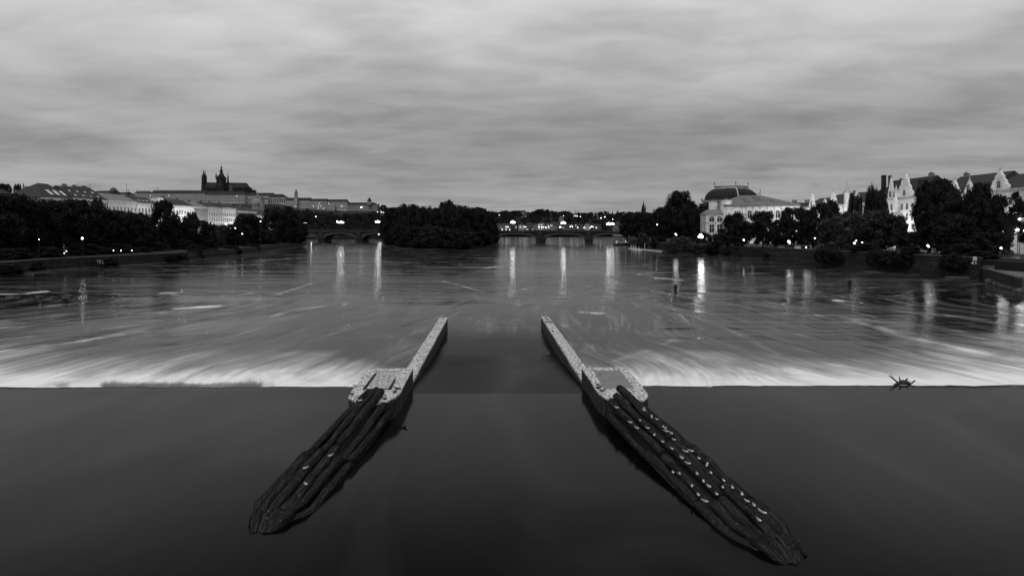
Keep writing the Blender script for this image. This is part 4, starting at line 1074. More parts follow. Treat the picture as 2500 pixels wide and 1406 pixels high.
left_house(100, 176, 26.6, 33.7, 'big hip roofed house with rows of roof windows on the left bank', hl=9, hr=4, wall='plaster2', side='L', sky=[(8+i*1.15+(i//2)*1.9,1.6,0.9,2.8) for i in range(8)], seed=2)
left_house(178, 262, 27.2, 33.4, 'dark roofed house with small scattered skylights next to the big hip roof', hl=0, hr=0, wall='plaster2', sky=[(4+i*5.5,1.5,0.9,1.0) for i in range(4)]+[(4+i*5.5,4.5,0.9,1.0) for i in range(4)], chim=[(6,8.5,3,.6),(13,8.5,3,.6),(20,8.5,4,.6)], seed=3)
left_house(264, 334, 27.6, 31.6, 'pale house with roof balustrade left of the lit facades', hl=5, hr=0, wall='plaster', roof='roof_metal', seed=4, ww=1.2, bands=(12,18))
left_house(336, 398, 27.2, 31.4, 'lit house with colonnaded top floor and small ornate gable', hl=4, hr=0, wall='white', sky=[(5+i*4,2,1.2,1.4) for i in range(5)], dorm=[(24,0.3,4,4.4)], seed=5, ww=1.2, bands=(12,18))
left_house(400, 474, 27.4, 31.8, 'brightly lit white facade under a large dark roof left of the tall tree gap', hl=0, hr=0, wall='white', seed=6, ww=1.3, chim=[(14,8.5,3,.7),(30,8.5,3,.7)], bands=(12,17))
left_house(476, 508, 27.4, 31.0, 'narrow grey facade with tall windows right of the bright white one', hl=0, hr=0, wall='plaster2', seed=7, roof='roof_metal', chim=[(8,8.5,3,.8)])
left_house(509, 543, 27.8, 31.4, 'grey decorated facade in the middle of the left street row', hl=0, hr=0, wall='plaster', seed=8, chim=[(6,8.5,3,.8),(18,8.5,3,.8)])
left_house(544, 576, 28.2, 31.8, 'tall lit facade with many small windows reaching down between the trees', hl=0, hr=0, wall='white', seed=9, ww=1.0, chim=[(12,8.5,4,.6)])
left_house(577, 626, 26.6, 30.6, 'grey long facade after the many windowed house', hl=0, hr=0, wall='plaster2', seed=10, chim=[(9,8.5,3,.8),(26,8.5,3,.8)])
left_house(627, 668, 24, 29, 'low bright house at the far end of the left street row', hl=0, hr=5, wall='white', seed=11)
# castle on the hill
def hb(name, lab, px0, px1, yb, ye, yr, d, **k):
    """frontal building between pixel columns, base/eave/ridge rows at distance d"""
    z0 = ZY(yb, d); L_ = S(px1-px0, d); k.setdefault('cornice', False); k.setdefault('wall','castle')
    return building(name, lab, ((px0-1250)/F*d, d, z0), k.pop('rot', 0), L_, k.pop('dep', 18), ZY(ye, d)-z0, ZY(yr, d)-z0, far=True, **k)
g = 'palaces on the castle hill'
hb('palace', 'leftmost low palace wing with small gable ornament on the castle hill', 327, 364, 500, 472.5, 466, 1395, floors=[(10,2.2),(15,2.2),(20,2.2)], ncol=12, hl=4, hr=4, ww=1.5, group=g, chim=[(3,6,1.5,1)], seed=1)
hb('palace', 'very long straight palace front with dark roof left of and below the cathedral', 365, 500, 500, 473, 464.5, 1390, floors=[(9,2.4),(14,2.4),(19.5,2.4)], ncol=33, hl=5, hr=0, ww=1.5, group=g, litp=.03, seed=2, roof='roof_dark')
hb('palace', 'long palace front right of the cathedral foot with flat lit row of windows', 500.3, 597, 500, 476, 466.5, 1388, floors=[(8,2.4),(13,2.4),(18,2.4)], ncol=28, hl=0, hr=5, ww=1.5, group=g, litp=.05, seed=3, roof='roof_dark')
hb('palace', 'dark steep roofed hall right of the cathedral', 594, 665, 496, 478, 470.5, 1420, floors=[(6,4)], ncol=12, hl=0, hr=0, ww=2, group=g, seed=4, roof='roof_dark', litp=.04)
hb('palace', 'chapel like hall with tall arched windows and sloping roof end', 655, 697, 501, 482, 473.5, 1385, floors=[(5,10)], ncol=8, hl=0, hr=9, ww=2.4, group=g, seed=5, roof='roof_dark')
hb('palace', 'small pale house between the hall and the domed church', 634, 655, 499, 487, 483, 1380, floors=[(4,3)], ncol=4, group=g, seed=6)
hb('palace', 'broad palace with several window rows right of the slender tower', 697, 757, 521, 490, 482.5, 1385, floors=[(4,2.2),(10,2.2),(15,2.2),(21,2.2)], ncol=17, hl=3, hr=0, ww=1.5, group=g, litp=.12, seed=7, roof='roof_dark')
hb('palace', 'long stepped palace with lit windows in the middle of the hill row', 757.3, 797, 521, 491.5, 485, 1383, floors=[(4,2.2),(10,2.2),(15,2.2),(21,2.2)], ncol=13, ww=1.5, group=g, litp=.14, seed=8, roof='roof_dark')
hb('palace', 'right third of the long hill palace ending in a cut corner', 797.3, 848, 521, 493, 486.5, 1385, floors=[(4,2.2),(10,2.2),(15,2.2),(21,2.2)], ncol=15, ww=1.5, group=g, litp=.14, seed=9, roof='roof_dark', hr=3)
hb('palace', 'pale palace with a pyramid topped turret at the right end of the hill row', 848.3, 920, 520, 500.5, 494, 1385, floors=[(4,2),(9,2),(14,2)], ncol=20, ww=1.4, group=g, wall='plaster2', hl=0, hr=7, seed=10, roof='roof_dark')
for i,(px0,px1,yb,ye,yr,lab) in enumerate([(730,742,516,511.5,509,'tiny lit garden pavilion with arcade under the hill palace'),(838,846,531,526,523,'small pale house low on the hill by the pointed church'),(850,862,531,527.5,525,'long low pale house on the slope right of the pointed church')]):
    hb('pavilion', lab, px0, px1, yb, ye, yr, 1330, floors=[(0.5,3)], ncol=5, ww=1.1, wall='white', group='small houses on the castle slope')
def lathe_thing(name, lab, cat, px, d, parts_, n=8, group=None):
    """parts: (name, material, [(half width px, row)...]) seen at pixel column px"""
    zb = ZY(max(r for p in parts_ for _, r in p[2]), d); root = empty(name, ((px-1250)/F*d, d, zb))
    for pn, m, prof in parts_:
        mb = MB(); mb.lathe([(S(max(w_,0.02), d)*1.05, ZY(r, d)-zb) for w_, r in prof], n, ph=math.pi/n); mb.build(pn, MT[m], root)
    tag(root, lab, cat, group); return root
lathe_thing('turret', 'square turret with dark pyramid roof on the right hill palace', 'tower', 902, 1380, [('wall','plaster2',[(5.4,500),(5.4,491)]),('roof','roof_dark',[(6.6,491.2),(3.2,486),(0.1,481)])], 4)
def st_tower():
    d = 1384; z0 = ZY(500,d); root = empty('bell_tower', ((724.5-1250)/F*d, d-4, z0)); r = S(3.4,d)
    mb = MB(); mb.box(-r,r,-r,r,0,ZY(473.5,d)-z0); mb.build('wall', MT['castle'], root)
    for q in (483,478):
        put_window(root, -1.1, -r, ZY(q,d)-z0, 1.4, 3.2, far=True); put_window(root, 1.1, -r, ZY(q,d)-z0, 1.4, 3.2, far=True)
    mb = MB(); mb.lathe([(r*1.45,ZY(473.6,d)-z0),(r*0.7,ZY(467.5,d)-z0),(0.05,ZY(461,d)-z0)], 4, ph=R(45)); mb.build('roof', MT['plaster3'], root)
    tag(root, 'slender romanesque tower with pointed roof right of the castle', 'tower')
st_tower()
lathe_thing('hill_church', 'small white church with needle spire on the castle slope', 'church', 820, 1300, [('wall','white',[(4.6,530),(4.6,523)]),('roof','roof_dark',[(4.8,523),(2.2,517),(1.2,508),(0.1,497)])], 6)
lathe_thing('domed_church', 'church with pale ribbed dome and lantern among the roofs below the castle', 'church', 629, 1000, [('wall','plaster2',[(13,520),(13,500)]),('dome','plaster2',[(14.5,500),(14,495),(11.5,490),(7.5,486.5),(3.2,485)]),('lantern','plaster2',[(3.2,485),(3,480),(3.6,479),(2,476.5),(0.6,475),(0.1,470)])], 12)
lathe_thing('church_bell_tower', 'bell tower with onion cap beside the pale dome', 'tower', 640, 990, [('wall','plaster2',[(4.6,515),(4.6,487)]),('cap','plaster3',[(5.2,487),(4.4,484),(2.2,481),(2.2,479),(1,476.5),(0.1,472)])], 8)
lathe_thing('ornate_tower', 'low ornate palace tower with balustrade on the left skyline', 'tower', 277, 700, [('wall','plaster2',[(8,490),(8,467)]),('crown','plaster3',[(9.4,467),(9.4,465),(7,464),(6,460.5),(4,459.5),(2,459),(0.5,457)])], 8)
hb('town_house', 'flat long roof with slender mast behind the left street row', 232, 268, 500, 468, 464.5, 640, wall='plaster3', ncol=0, group='roofs peeping over the left street row')
hb('town_house', 'low pale house with balustrade right of the ornate tower', 285, 304, 500, 473, 468, 690, wall='plaster2', ncol=0, group='roofs peeping over the left street row')
hb('town_house', 'long ridge with roof turret behind the big hip roof', 148, 190, 500, 458, 453.5, 560, wall='plaster3', ncol=0, group='roofs peeping over the left street row')
hb('town_house', 'flat roofed pale block left of the big hip roof', 56, 92, 500, 456, 453.6, 620, wall='plaster2', ncol=0, group='roofs peeping over the left street row')
tree(313, 462, 9, 640, 6, 'conifer', 'solitary pointed conifer on the left skyline before the castle', group=None, far=True)
for px, y0, y1, d, lab in ((181.5,446,458,560,'thin antenna mast on the roof left of the tall chimney rods'),(204,448,458,340,'short stout antenna on the scattered skylight roof'),(302,447,470,690,'tall thin mast left of the solitary conifer')):
    z0 = ZY(y1,d); mb = MB(); mb.tube([(0,0,-3),(0,0,ZY(y0,d)-z0)], S(0.35,d), 6); mb.tube([(-S(2,d),0,ZY(y0+3,d)-z0),(S(2,d),0,ZY(y0+3,d)-z0)], S(0.2,d), 4)
    o = mb.build('antenna', MT['iron']); o.location = ((px-1250)/F*d, d+5, z0); tag(o, lab, 'antenna', 'antennas on the left skyline')

def cathedral():
    d = 1480; k = d/F; z0 = ZY(474, d); root = empty('cathedral', ((552-1250)*k, d, z0))
    X = lambda px, yo=0: (px-1250)*(d+yo)/F - (552-1250)*k
    Z = lambda py: ZY(py, d)-z0
    mb = MB(); mb.box(X(496),X(606),-9,9,0,Z(459)); mb.box(X(500),X(612),-16,16,0,Z(465))
    mb.lathe([(9*1.0,0),(9,Z(459))], 10, X(606), 0, 0); mb.lathe([(17,0),(17,Z(465))], 10, X(608), 0, 0); mb.build('nave_wall', MT['gothic'], root)
    mb = MB(); yy = 9.6
    mb.add([(X(504),-yy,Z(459)),(X(606),-yy,Z(459)),(X(606),yy,Z(459)),(X(504),yy,Z(459)),(X(504),0,Z(445.5)),(X(602.5),0,Z(446.8)),(X(612),0,Z(459.3))],
           [(0,1,5,4),(2,3,4,5),(1,6,5),(6,2,5),(3,0,4),(0,3,2,6,1)]); mb.build('nave_roof', MT['roof_dark'], root)
    for j, px in enumerate(list(range(508,530,5))+list(range(568,612,6))):
        mb = MB(); mb.box(X(px,-17)-0.9,X(px,-17)+0.9,-19,-15.5,0,Z(463)); mb.lathe([(1.1,Z(463)),(0.1,Z(458.5))], 4, X(px,-17), -17, 0); mb.build('buttress', MT['gothic'], root)
    for px in (612,616,620.5,609,601):
        mb = MB(); mb.box(X(px)-1,X(px)+1,-4,-1,0,Z(464)); mb.lathe([(1.2,Z(464)),(0.1,Z(458 if px < 620 else 461))], 4, X(px), -2.5, 0); mb.build('pinnacle', MT['gothic'], root)
    # west towers
    for px, yo, top in ((496.6,-5,413.5),(500.6,5,415.5)):
        mb = MB(); r = 3.9*k; X0 = X; xq = X(px, yo)
        mb.add([(xq-r,yo-r,0),(xq+r,yo-r,0),(xq+r,yo+r,0),(xq-r,yo+r,0)]+[(xq-r*0.72,yo-r*0.72,Z(431)),(xq+r*0.72,yo-r*0.72,Z(431)),(xq+r*0.72,yo+r*0.72,Z(431)),(xq-r*0.72,yo+r*0.72,Z(431))],
               [(0,1,5,4),(1,2,6,5),(2,3,7,6),(3,0,4,7),(4,5,6,7)])
        mb.lathe([(r*0.66,Z(431)),(r*0.42,Z(425)),(r*0.12,Z(416)),(0.15,Z(top))], 8, xq, yo)
        for a, b in ((-1,-1),(1,-1),(1,1),(-1,1)): mb.lathe([(0.8,Z(433)),(0.7,Z(429)),(0.1,Z(425))], 5, xq+a*r*0.66, yo+b*r*0.66)
        mb.build('west_tower', MT['gothic'], root)
    # main tower
    c = 540.3; mb = MB(); r = 9.2*k
    mb.box(X(c,-15)-r,X(c,-15)+r,-24,-6,0,Z(452)); mb.box(X(c,-15)-r*0.9,X(c,-15)+r*0.9,-23,-7,Z(452),Z(437.5)); mb.box(X(c,-15)-r*1.02,X(c,-15)+r*1.02,-24.2,-5.8,Z(438),Z(435.6))
    tw = mb.build('main_tower', MT['gothic'], root)
    mb = MB(); mb.box(X(c,-15)-r*0.78,X(c,-15)+r*0.78,-22,-8,Z(435.6),Z(431.5)); mb.lathe([(r*0.80,Z(431.5)),(r*0.66,Z(428.5)),(r*0.40,Z(426)),(r*0.36,Z(424.5)),(r*0.36,Z(421.5)),(r*0.46,Z(420.8)),(r*0.40,Z(418)),(r*0.2,Z(415.5)),(r*0.16,Z(413)),(r*0.24,Z(412)),(r*0.12,Z(408.5)),(0.3,Z(406)),(0.12,Z(401.5))], 8, X(c,-15), -15)
    mb.build('tower_cap', MT['roof_dark'], tw)
    for a in (-1,1):
        mb = MB(); mb.lathe([(1.6,Z(440)),(1.6,Z(430.5)),(1.9,Z(430)),(1.0,Z(427.5)),(0.1,Z(424))], 6, X(c,-15)+a*r*0.95, -23); mb.build('corner_turret', MT['gothic'], tw)
    put_window(tw, X(c,-15), -24.02, Z(456), 5, 7, far=True); put_window(tw, X(c,-15), -23.05, Z(447), 2.4, 6, far=True)
    # slender transept spire
    mb = MB(); c = 556.6; mb.lathe([(3.2*k,Z(459)),(2.9*k,Z(448)),(2.0*k,Z(440)),(2.2*k,Z(438)),(1.5*k,Z(434)),(1.7*k,Z(432.5)),(0.9*k,Z(428)),(0.1,Z(418))], 6, X(c,-2), -2); mb.build('slender_spire', MT['gothic'], root)
    mb = MB(); mb.box(X(560.5,-26),X(566,-26),-26,-20,0,Z(455)); mb.build('scaffold_tower', MT['plaster3'], root)
    tag(root, 'great gothic cathedral with twin west spires and domed main tower, black against the sky', 'cathedral')
cathedral()
for px, yb, yt, d, lab in ((378,464,457.5,1392,'flagpole with flag on the long palace roof'),(328,467,462,1396,'small roof ornament pole at the left palace end')):
    z0 = ZY(yb,d); root = empty('flagpole', ((px-1250)/F*d, d+9, z0)); mb = MB(); mb.tube([(0,0,-2),(0,0,ZY(yt,d)-z0)], 0.22, 5); mb.build('pole', MT['iron'], root)
    if px == 378:
        mb = MB(); h = ZY(yt,d)-z0; mb.box(0.2,2.6,-.05,.05,h-2.2,h); mb.build('flag', MT['plaster3'], root)
    tag(root, lab, 'flagpole')
# far right: twin spired church
def gothic_gate():
    d = 1150; z0 = ZY(524,d); root = empty('spired_church', ((1571-1250)/F*d, d, z0)); k = d/F; Z = lambda py: ZY(py,d)-z0
    mb = MB(); mb.box(-4.6*k,4.6*k,-4,4,0,Z(511)); mb.build('wall', MT['gothic'], root)
    mb = MB(); mb.lathe([(4.4*k,Z(511)),(2.6*k,Z(502)),(1.1*k,Z(495)),(0.3*k,Z(490)),(0.1,Z(486.5))], 4, ph=R(45)); mb.build('main_spire', MT['gothic'], root)
    for a in (-1,1):
        mb = MB(); mb.lathe([(1.2*k,Z(515)),(1.2*k,Z(506)),(0.1,Z(499))], 6, a*3.9*k, -3); mb.build('side_spire', MT['gothic'], root)
    tag(root, 'distant black gothic spire with side pinnacles above the right bank trees', 'church')
gothic_gate()
# town across the water behind the bridge
TW = [(1196,1214,566,548,544.5,'small pale roof just right of the island trees','plaster3',960),(1206,1246,566,551,545.5,'wide pale roofed house left of the first bridge lamp','plaster2',1070),(1248,1262,566,550,546,'narrow house right of the first bridge lamp','plaster3',1090),(1266,1281,566,550,545.5,'small white house left of the dark tree group','plaster',1075),
      (1284,1302,566,549,544,'grey house behind the dark tree group','plaster3',1120),(1303,1316,562,548.5,545.5,'low pale house left of the white gable','plaster2',1090),(1314,1330,562,546,542.5,'white fronted house adjoining the long roofed hall','plaster',1070),(1328,1358,562,550,544.5,'long hall with textured hip roof near the middle lamp','plaster2',1062),
      (1344,1372,558,546,542,'tall grey house behind the long hall','plaster3',1110),(1374,1396,562,552,548,'low house right of the middle lamp','plaster3',1080),(1398,1426,562,551,546.5,'grey terrace behind the small globe lamps','plaster3',1090),(1429,1440,562,548,543.5,'narrow white house with stepped gable','plaster',1075),(1442,1468,562,551,547,'low wide house left of the third bridge lamp','plaster3',1090)]
for i, (a, b, yb, ye, yr, lab, wm, d) in enumerate(TW):
    hb('town_house', lab, a, b, yb, ye, yr, d, floors=[(3,2.2),(7,2.2)], ncol=max(3,int((b-a)/3)), ww=1.3, wall=wm, litp=.12, seed=i, hl=3, hr=3, dep=14, group='town houses across the river behind the bridge')
hb('town_house', 'large white stepped gable house right of the third bridge lamp', 1500, 1521, 577, 552, 541, 700, floors=[(3,2.2),(7,2.2)], ncol=5, ww=1.2, wall='plaster2', hl=3, hr=3, dep=12, group='town houses across the river behind the bridge')
hb('town_house', 'pale square block at the right bridge end', 1525, 1540, 577, 541, 540, 690, floors=[(4,2.2),(8,2.2),(12,2.2)], ncol=4, ww=1.1, wall='plaster', hl=3, hr=3, dep=12, group='town houses across the river behind the bridge')
hb('villa', 'white hilltop villa with colonnade standing among the skyline trees', 1268, 1286, 530, 519, 513.5, 1392, floors=[(1,7)], ncol=6, ww=1.6, wall='plaster', hl=4, hr=4, dep=14)
hb('long_wall', 'long pale retaining wall below the skyline behind the middle lamp', 1322, 1368, 540, 532.5, 531, 1290, wall='plaster3', ncol=0, dep=10, cat='wall')
lathe_thing('rotunda', 'round domed pavilion above the town behind the middle lamp', 'pavilion', 1370.5, 1230, [('wall','plaster2',[(5.5,542),(5.5,534)]),('dome','plaster3',[(6.2,534),(5,531),(2.4,529),(0.8,528),(0.1,526.5)])], 12)
lathe_thing('hill_pavilion', 'ornate lit pavilion with little domes on the skyline', 'pavilion', 1405, 1395, [('wall','white',[(4.2,531),(4.2,525)]),('roof','plaster2',[(4.6,525),(2.6,521.5),(1.4,519),(1.2,516.5),(0.1,514)])], 8)
lathe_thing('observation_tower', 'tiny distant lookout tower with pale top on the skyline', 'tower', 1507.5, 1500, [('shaft','plaster3',[(2.2,522),(1.6,514)]),('top','white',[(1.0,514),(1.4,511.5),(0.1,509)])], 8)
quay('embankment_wall', [(230,1061),(-24,1049)], -1, 4.2, 'pale embankment wall of the far bank behind the bridge', group=None)

# ------------------------------------------------------------------ theatre with the great curved roof
def theatre():
    d = 480; z0 = 4.7; cxy = Vector(((1803-1250)/F*(d-14), d-14)); root = empty('theatre', (cxy.x, cxy.y, z0)); k = d/F
    Z = lambda py: ZY(py, d)-z0
    a = R(40); u = Vector((-math.cos(a), math.sin(a))); v_ = Vector((math.cos(a), math.sin(a))); LU, LV = 27.0, 30.0
    ctr = u*LU/2 + v_*LV/2
    def ring(s1, s2): return [ctr+u*LU/2*i*s1+v_*LV/2*j*s2 for i,j in ((-1,-1),(-1,1),(1,1),(1,-1))]
    q = ring(1.04,1.04); mb = MB(); mb.prism([(p.x,p.y) for p in q], 0, Z(494)); mb.build('wall', MT['plaster2'], root)
    q = ring(1.10,1.10); mb = MB(); mb.prism([(p.x,p.y) for p in q], Z(494), Z(489)); mb.build('attic', MT['plaster2'], root)
    prof = [(1.0,489),(0.985,484),(0.95,478),(0.90,472.5),(0.82,467.5),(0.73,463.5),(0.62,460.8)]
    vs = []; fs = []
    for s_, r_ in prof:
        for p in ring(s_, s_): vs.append((p.x,p.y,Z(r_)))
    for i in range(len(prof)-1):
        for j in range(4): a0=i*4+j; b0=i*4+(j+1)%4; fs.append((a0,b0,b0+4,a0+4))
    n = (len(prof)-1)*4; fs.append((n,n+1,n+2,n+3)); mb = MB(); mb.add(vs, fs); rf = mb.build('curved_roof', MT['roof_dark'], root)
    for j in range(4):                                   # pale hips
        mb = MB(); mb.tube([(ring(s_,s_)[j].x, ring(s_,s_)[j].y, Z(r_)) for s_, r_ in prof], 0.42, 6); mb.build('hip_ridge', MT['plaster'], rf)
    q = ring(0.64,0.64); mb = MB(); mb.prism([(p.x,p.y) for p in q], Z(460.8), Z(458.6)); mb.build('roof_platform', MT['plaster'], rf)
    mb = MB(); q = ring(0.62,0.62)
    for j in range(4):
        p0, p1 = q[j], q[(j+1)%4]; nn = 22
        for i in range(nn+1):
            p = p0.lerp(p1, i/nn); mb.tube([(p.x,p.y,Z(458.6)),(p.x,p.y,Z(453.8 if i%3 else 452.6))], 0.10, 4)
        for zz_ in (457.3,455): mb.tube([(p0.x,p0.y,Z(zz_)),(p1.x,p1.y,Z(zz_))], 0.12, 4)
    mb.build('railing', MT['iron'], rf)
    for p in (q[0],q[1],q[3]):
        mb = MB(); mb.tube([(p.x,p.y,Z(459)),(p.x,p.y,Z(444.5))], 0.16, 5); mb.lathe([(0.4,0),(0.6,0.4),(0.1,0.9)], 6, p.x, p.y, Z(448.5)); mb.build('finial', MT['iron'], rf)
    # round roof windows in rows
    for face, (p0f, p1f) in enumerate(((3,0),(0,1))):
        for row, (s_, r_) in enumerate(((0.955,479),(0.87,471.5))):
            qq = ring(s_, s_); nn = 7 - row
            for i in range(nn):
                p = qq[p0f].lerp(qq[p1f], (i+1)/(nn+1)); mb = MB(); mb.lathe([(0.75,-0.4),(0.75,0.5),(0.3,0.9)], 8, 0, 0, 0); o = mb.build('roof_window', MT['bridge'], rf, loc=(p.x,p.y,Z(r_)))
    mb = MB(); p = ring(1.07,1.07)[3]; mb.tube([(p.x,p.y,Z(489)),(p.x,p.y,Z(486.5)),(p.x-1.2,p.y,Z(484.5))], [0.7,0.5,0.15], 6); mb.build('statue', MT['plaster3'], root)
    tag(root, 'large theatre with dark curved mansard roof, iron railing and pale hips', 'theatre')
theatre()

def white_palace():
    d = 330; z0 = 4.6; k = d/F
    root = building('white_palace', 'white neo-renaissance palace with arched windows and pale hipped metal roof', ((1768-1250)*k, d, z0), R(-3), S(180,d), 24, ZY(500,d)-z0, ZY(474.5,d)-z0, 12.5, 16.5,
        floors=[], ncol=0, wall='white', roof='roof_metal')
    Z = lambda py: ZY(py,d)-z0
    X = lambda px: (px-1768)*k
    for px in (1829,1845.6,1862.6,1879.5,1896,1912.5,1929): put_window(root, X(px), 0, Z(533), 2.1, 4.2, True)
    for px in (1829,1845.6,1862.6,1879.5,1896,1912.5,1929): put_window(root, X(px), 0, Z(570), 1.9, 4.0, False)
    for px in (1794.5,1800,1805.5): put_window(root, X(px), 0, Z(527), 0.8, 2.6, True)
    mb = MB(); mb.box(X(1768),X(1948),-0.9,-0.003,Z(503.4),Z(500.6)); mb.build('frieze', MT['plaster3'], root)
    mb = MB()
    for px in (1811,1821,1837,1854,1871,1888,1904,1921,1937): mb.box(X(px)-0.22,X(px)+0.22,-0.22,-0.003,Z(590),Z(504))
    mb.box(X(1811),X(1946),-0.3,-0.003,Z(538.6),Z(536.8)); mb.build('pilasters', MT['trim'], root)
    rf = [c for c in root.children if c.name.startswith('roof')][0]
    zr = Z(474.5); ze = Z(500); 
    mb = MB()                                            # standing seams
    for i in range(34):
        x = 1.0 + i*1.15
        L_ = S(180,d); t = min(1, x/12.5, (L_-x)/16.5); yb = -0.45; yt = yb + (12+0.45)*max(0.05,t); zt = ze+0.12+(zr-ze)*max(0.05,t)
        mb.tube([(x,yb,ze+0.17),(x,yt,zt+0.04)], 0.05, 4)
    mb.build('seams', MT['plaster3'], rf)
    for x0, y0_, sw, sl in ((X(1822),2.0,2.4,5.5),(X(1852),4.5,3.6,5.0),(X(1885),3.2,2.4,2.6)):
        sl_ = (zr-ze-0.12)/12.45; z = lambda yy: ze+0.12+sl_*(yy+0.45)+0.12
        mb = MB(); mb.add([(x0,y0_,z(y0_)),(x0+sw,y0_,z(y0_)),(x0+sw-1,y0_+sl,z(y0_+sl)),(x0-1,y0_+sl,z(y0_+sl))], [(0,1,2,3)]); mb.build('skylight', MT['glass'], rf)
    mb = MB()
    for i in range(20):
        x = 12.5+i*(S(180,d)-29)/19; mb.tube([(x,12,zr),(x,12,zr+1.5)], 0.05, 4)
    mb.tube([(12.5,12,zr+0.9),(S(180,d)-16.5,12,zr+0.9)], 0.06, 4); mb.build('ridge_cresting', MT['iron'], rf)
    for x in (12.5, S(180,d)-16.5):
        mb = MB(); mb.tube([(x,12,zr),(x,12,zr+3.6)], 0.12, 5); mb.lathe([(0.15,0),(0.35,0.3),(0.05,0.7)], 6, x, 12, zr+1.6); mb.build('finial', MT['iron'], rf)
    # rounded corner bays with low domes
    for px, r_, yo, top in ((1776.5,13.6,2.5,489),(1753,10.8,9.5,491.5)):
        x = X(px); rr = S(r_,d); mb = MB(); mb.lathe([(rr,0),(rr,Z(top+11))], 20, x, yo); mb.lathe([(rr*1.05,Z(top+11)),(rr*1.05,Z(top+9.6))], 20, x, yo)
        mb.lathe([(rr*0.96,Z(top+9.6)),(rr*0.96,Z(top))], 20, x, yo)
        b = mb.build('corner_bay', MT['white'], root)
        mb = MB(); mb.lathe([(rr*1.0,Z(top)),(rr*0.7,Z(top-2)),(rr*0.2,Z(top-3.2)),(0.12,Z(top-4.2)),(0.1,Z(top-9))], 20, x, yo); mb.build('low_dome', MT['roof_metal'], b)
    # left wing
    x0 = X(1723); L_ = S(42,d); ye = Z(523.5); mb = MB(); mb.box(x0,x0+L_,-1,10.5,0,ye); w_ = mb.build('left_wing', MT['white'], root)
    mb = MB(); mb.add([(x0-.6,-1.6,ye),(x0+L_,-1.6,ye),(x0+L_,11,ye),(x0-.6,11,ye),(x0+2.2,3.5,Z(511.5)),(x0+L_,3.5,Z(511.5)),(x0+L_,7,Z(511.5)),(x0+2.2,7,Z(511.5))], [(0,1,5,4),(1,2,6,5),(2,3,7,6),(3,0,4,7),(4,5,6,7),(3,2,1,0)]); mb.build('wing_roof', MT['roof_metal'], w_)
    mb = MB(); mb.box(x0-.25,x0+L_,-1.35,-1.003,Z(544),Z(541.6)); mb.box(x0-.25,x0+L_,-1.25,-1.003,Z(526.5),Z(523.6))
    for px in (1724.4,1729.5,1745.5,1763): mb.box(X(px)-.2,X(px)+.2,-1.2,-1.003,Z(575),Z(526.6))
    mb.build('wing_cornice', MT['trim'], w_)
    for px in (1737,1755.5): put_window(w_, X(px), -1, Z(541), 2.5, 2.8, True); put_window(w_, X(px), -1, Z(568), 2.4, 4.3)
    for yy in (1.4,4.8,8.2): put_window(w_, x0, yy, Z(540), 1.3, 2.2, True, False, R(-90)); put_window(w_, x0, yy, Z(568), 1.3, 4.3, False, False, R(-90))
    mb = MB(); mb.box(x0-.28,x0-.003,-1,10.5,Z(544),Z(541.6)); mb.box(x0-.22,x0-.003,-1,10.5,Z(526.5),Z(523.6)); mb.build('side_cornice', MT['trim'], w_)
white_palace()

# ------------------------------------------------------------------ ornate riverside houses on the right
def rx(y, x=155.0): return 1250 + x*F/y
def right_house(y0, y1, ze, zr, lab, gables=(), turrets=(), **k):
    k.setdefault('floors', FL(3.6, int((ze-4.7-4)/3.9), 3.9, 2.2)); k.setdefault('ncol', max(3, int((y1-y0)/3.2)))
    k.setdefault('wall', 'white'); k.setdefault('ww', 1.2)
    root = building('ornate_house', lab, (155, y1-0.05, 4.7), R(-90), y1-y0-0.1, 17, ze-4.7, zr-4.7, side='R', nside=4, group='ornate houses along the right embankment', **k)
    E = ze-4.7
    for gx, gw, gh in gables:                     # curved decorative gable standing on the facade
        pr = [(-1,0),(-0.95,0.22),(-0.72,0.28),(-0.66,0.46),(-0.46,0.52),(-0.40,0.72),(-0.2,0.80),(-0.12,0.95),(0,1.0)]
        pts = [(gx+a*gw/2, b*gh) for a, b in pr] + [(gx-a*gw/2, b*gh) for a, b in reversed(pr[:-1])]
        mb = MB(); n = len(pts); mb.add([(a,-0.55,E+b) for a,b in pts]+[(a,0.35,E+b) for a,b in pts], [tuple(range(n)), tuple(range(2*n-1,n-1,-1))]+[(i,(i+1)%n,n+(i+1)%n,n+i) for i in range(n)])
        g_ = mb.build('gable', MT['white'], root); put_window(g_, gx, -0.55, E+0.5, 1.3, 2.2, True)
        mb = MB(); mb.lathe([(0.25,0),(0.4,0.3),(0.12,0.8),(0.05,1.6)], 8, gx, -0.1, E+gh); mb.build('finial', MT['trim'], g_)
    for tx, tw, th in turrets:
        mb = MB(); mb.lathe([(tw,-13),(tw,th*0.45),(tw*1.15,th*0.47),(tw*1.1,th*0.5)], 10, tx, -0.4, E); t_ = mb.build('bay_turret', MT['white'], root)
        mb = MB(); mb.lathe([(tw*1.1,th*0.5),(tw*0.8,th*0.62),(tw*0.85,th*0.66),(tw*0.3,th*0.8),(0.08,th)], 10, tx, -0.4, E); mb.build('turret_roof', MT['plaster'], t_)
        put_window(t_, tx, -0.4-tw, E+0.2, 0.8, 2.0, True)
    # balconies
    for k2, bx in enumerate((0.28, 0.62)):
        L_ = y1-y0; mb = MB(); x = L_*bx; z = 9.3 + 3.9*k2
        mb.box(x-1.7,x+1.7,-1.25,-0.003,z,z+0.22)
        for i in range(9): mb.box(x-1.65+i*0.41-0.05,x-1.65+i*0.41+0.05,-1.22,-1.12,z+0.22,z+1.0)
        mb.box(x-1.7,x+1.7,-1.26,-1.08,z+1.0,z+1.1); mb.build('balcony', MT['trim'], root)
    return root
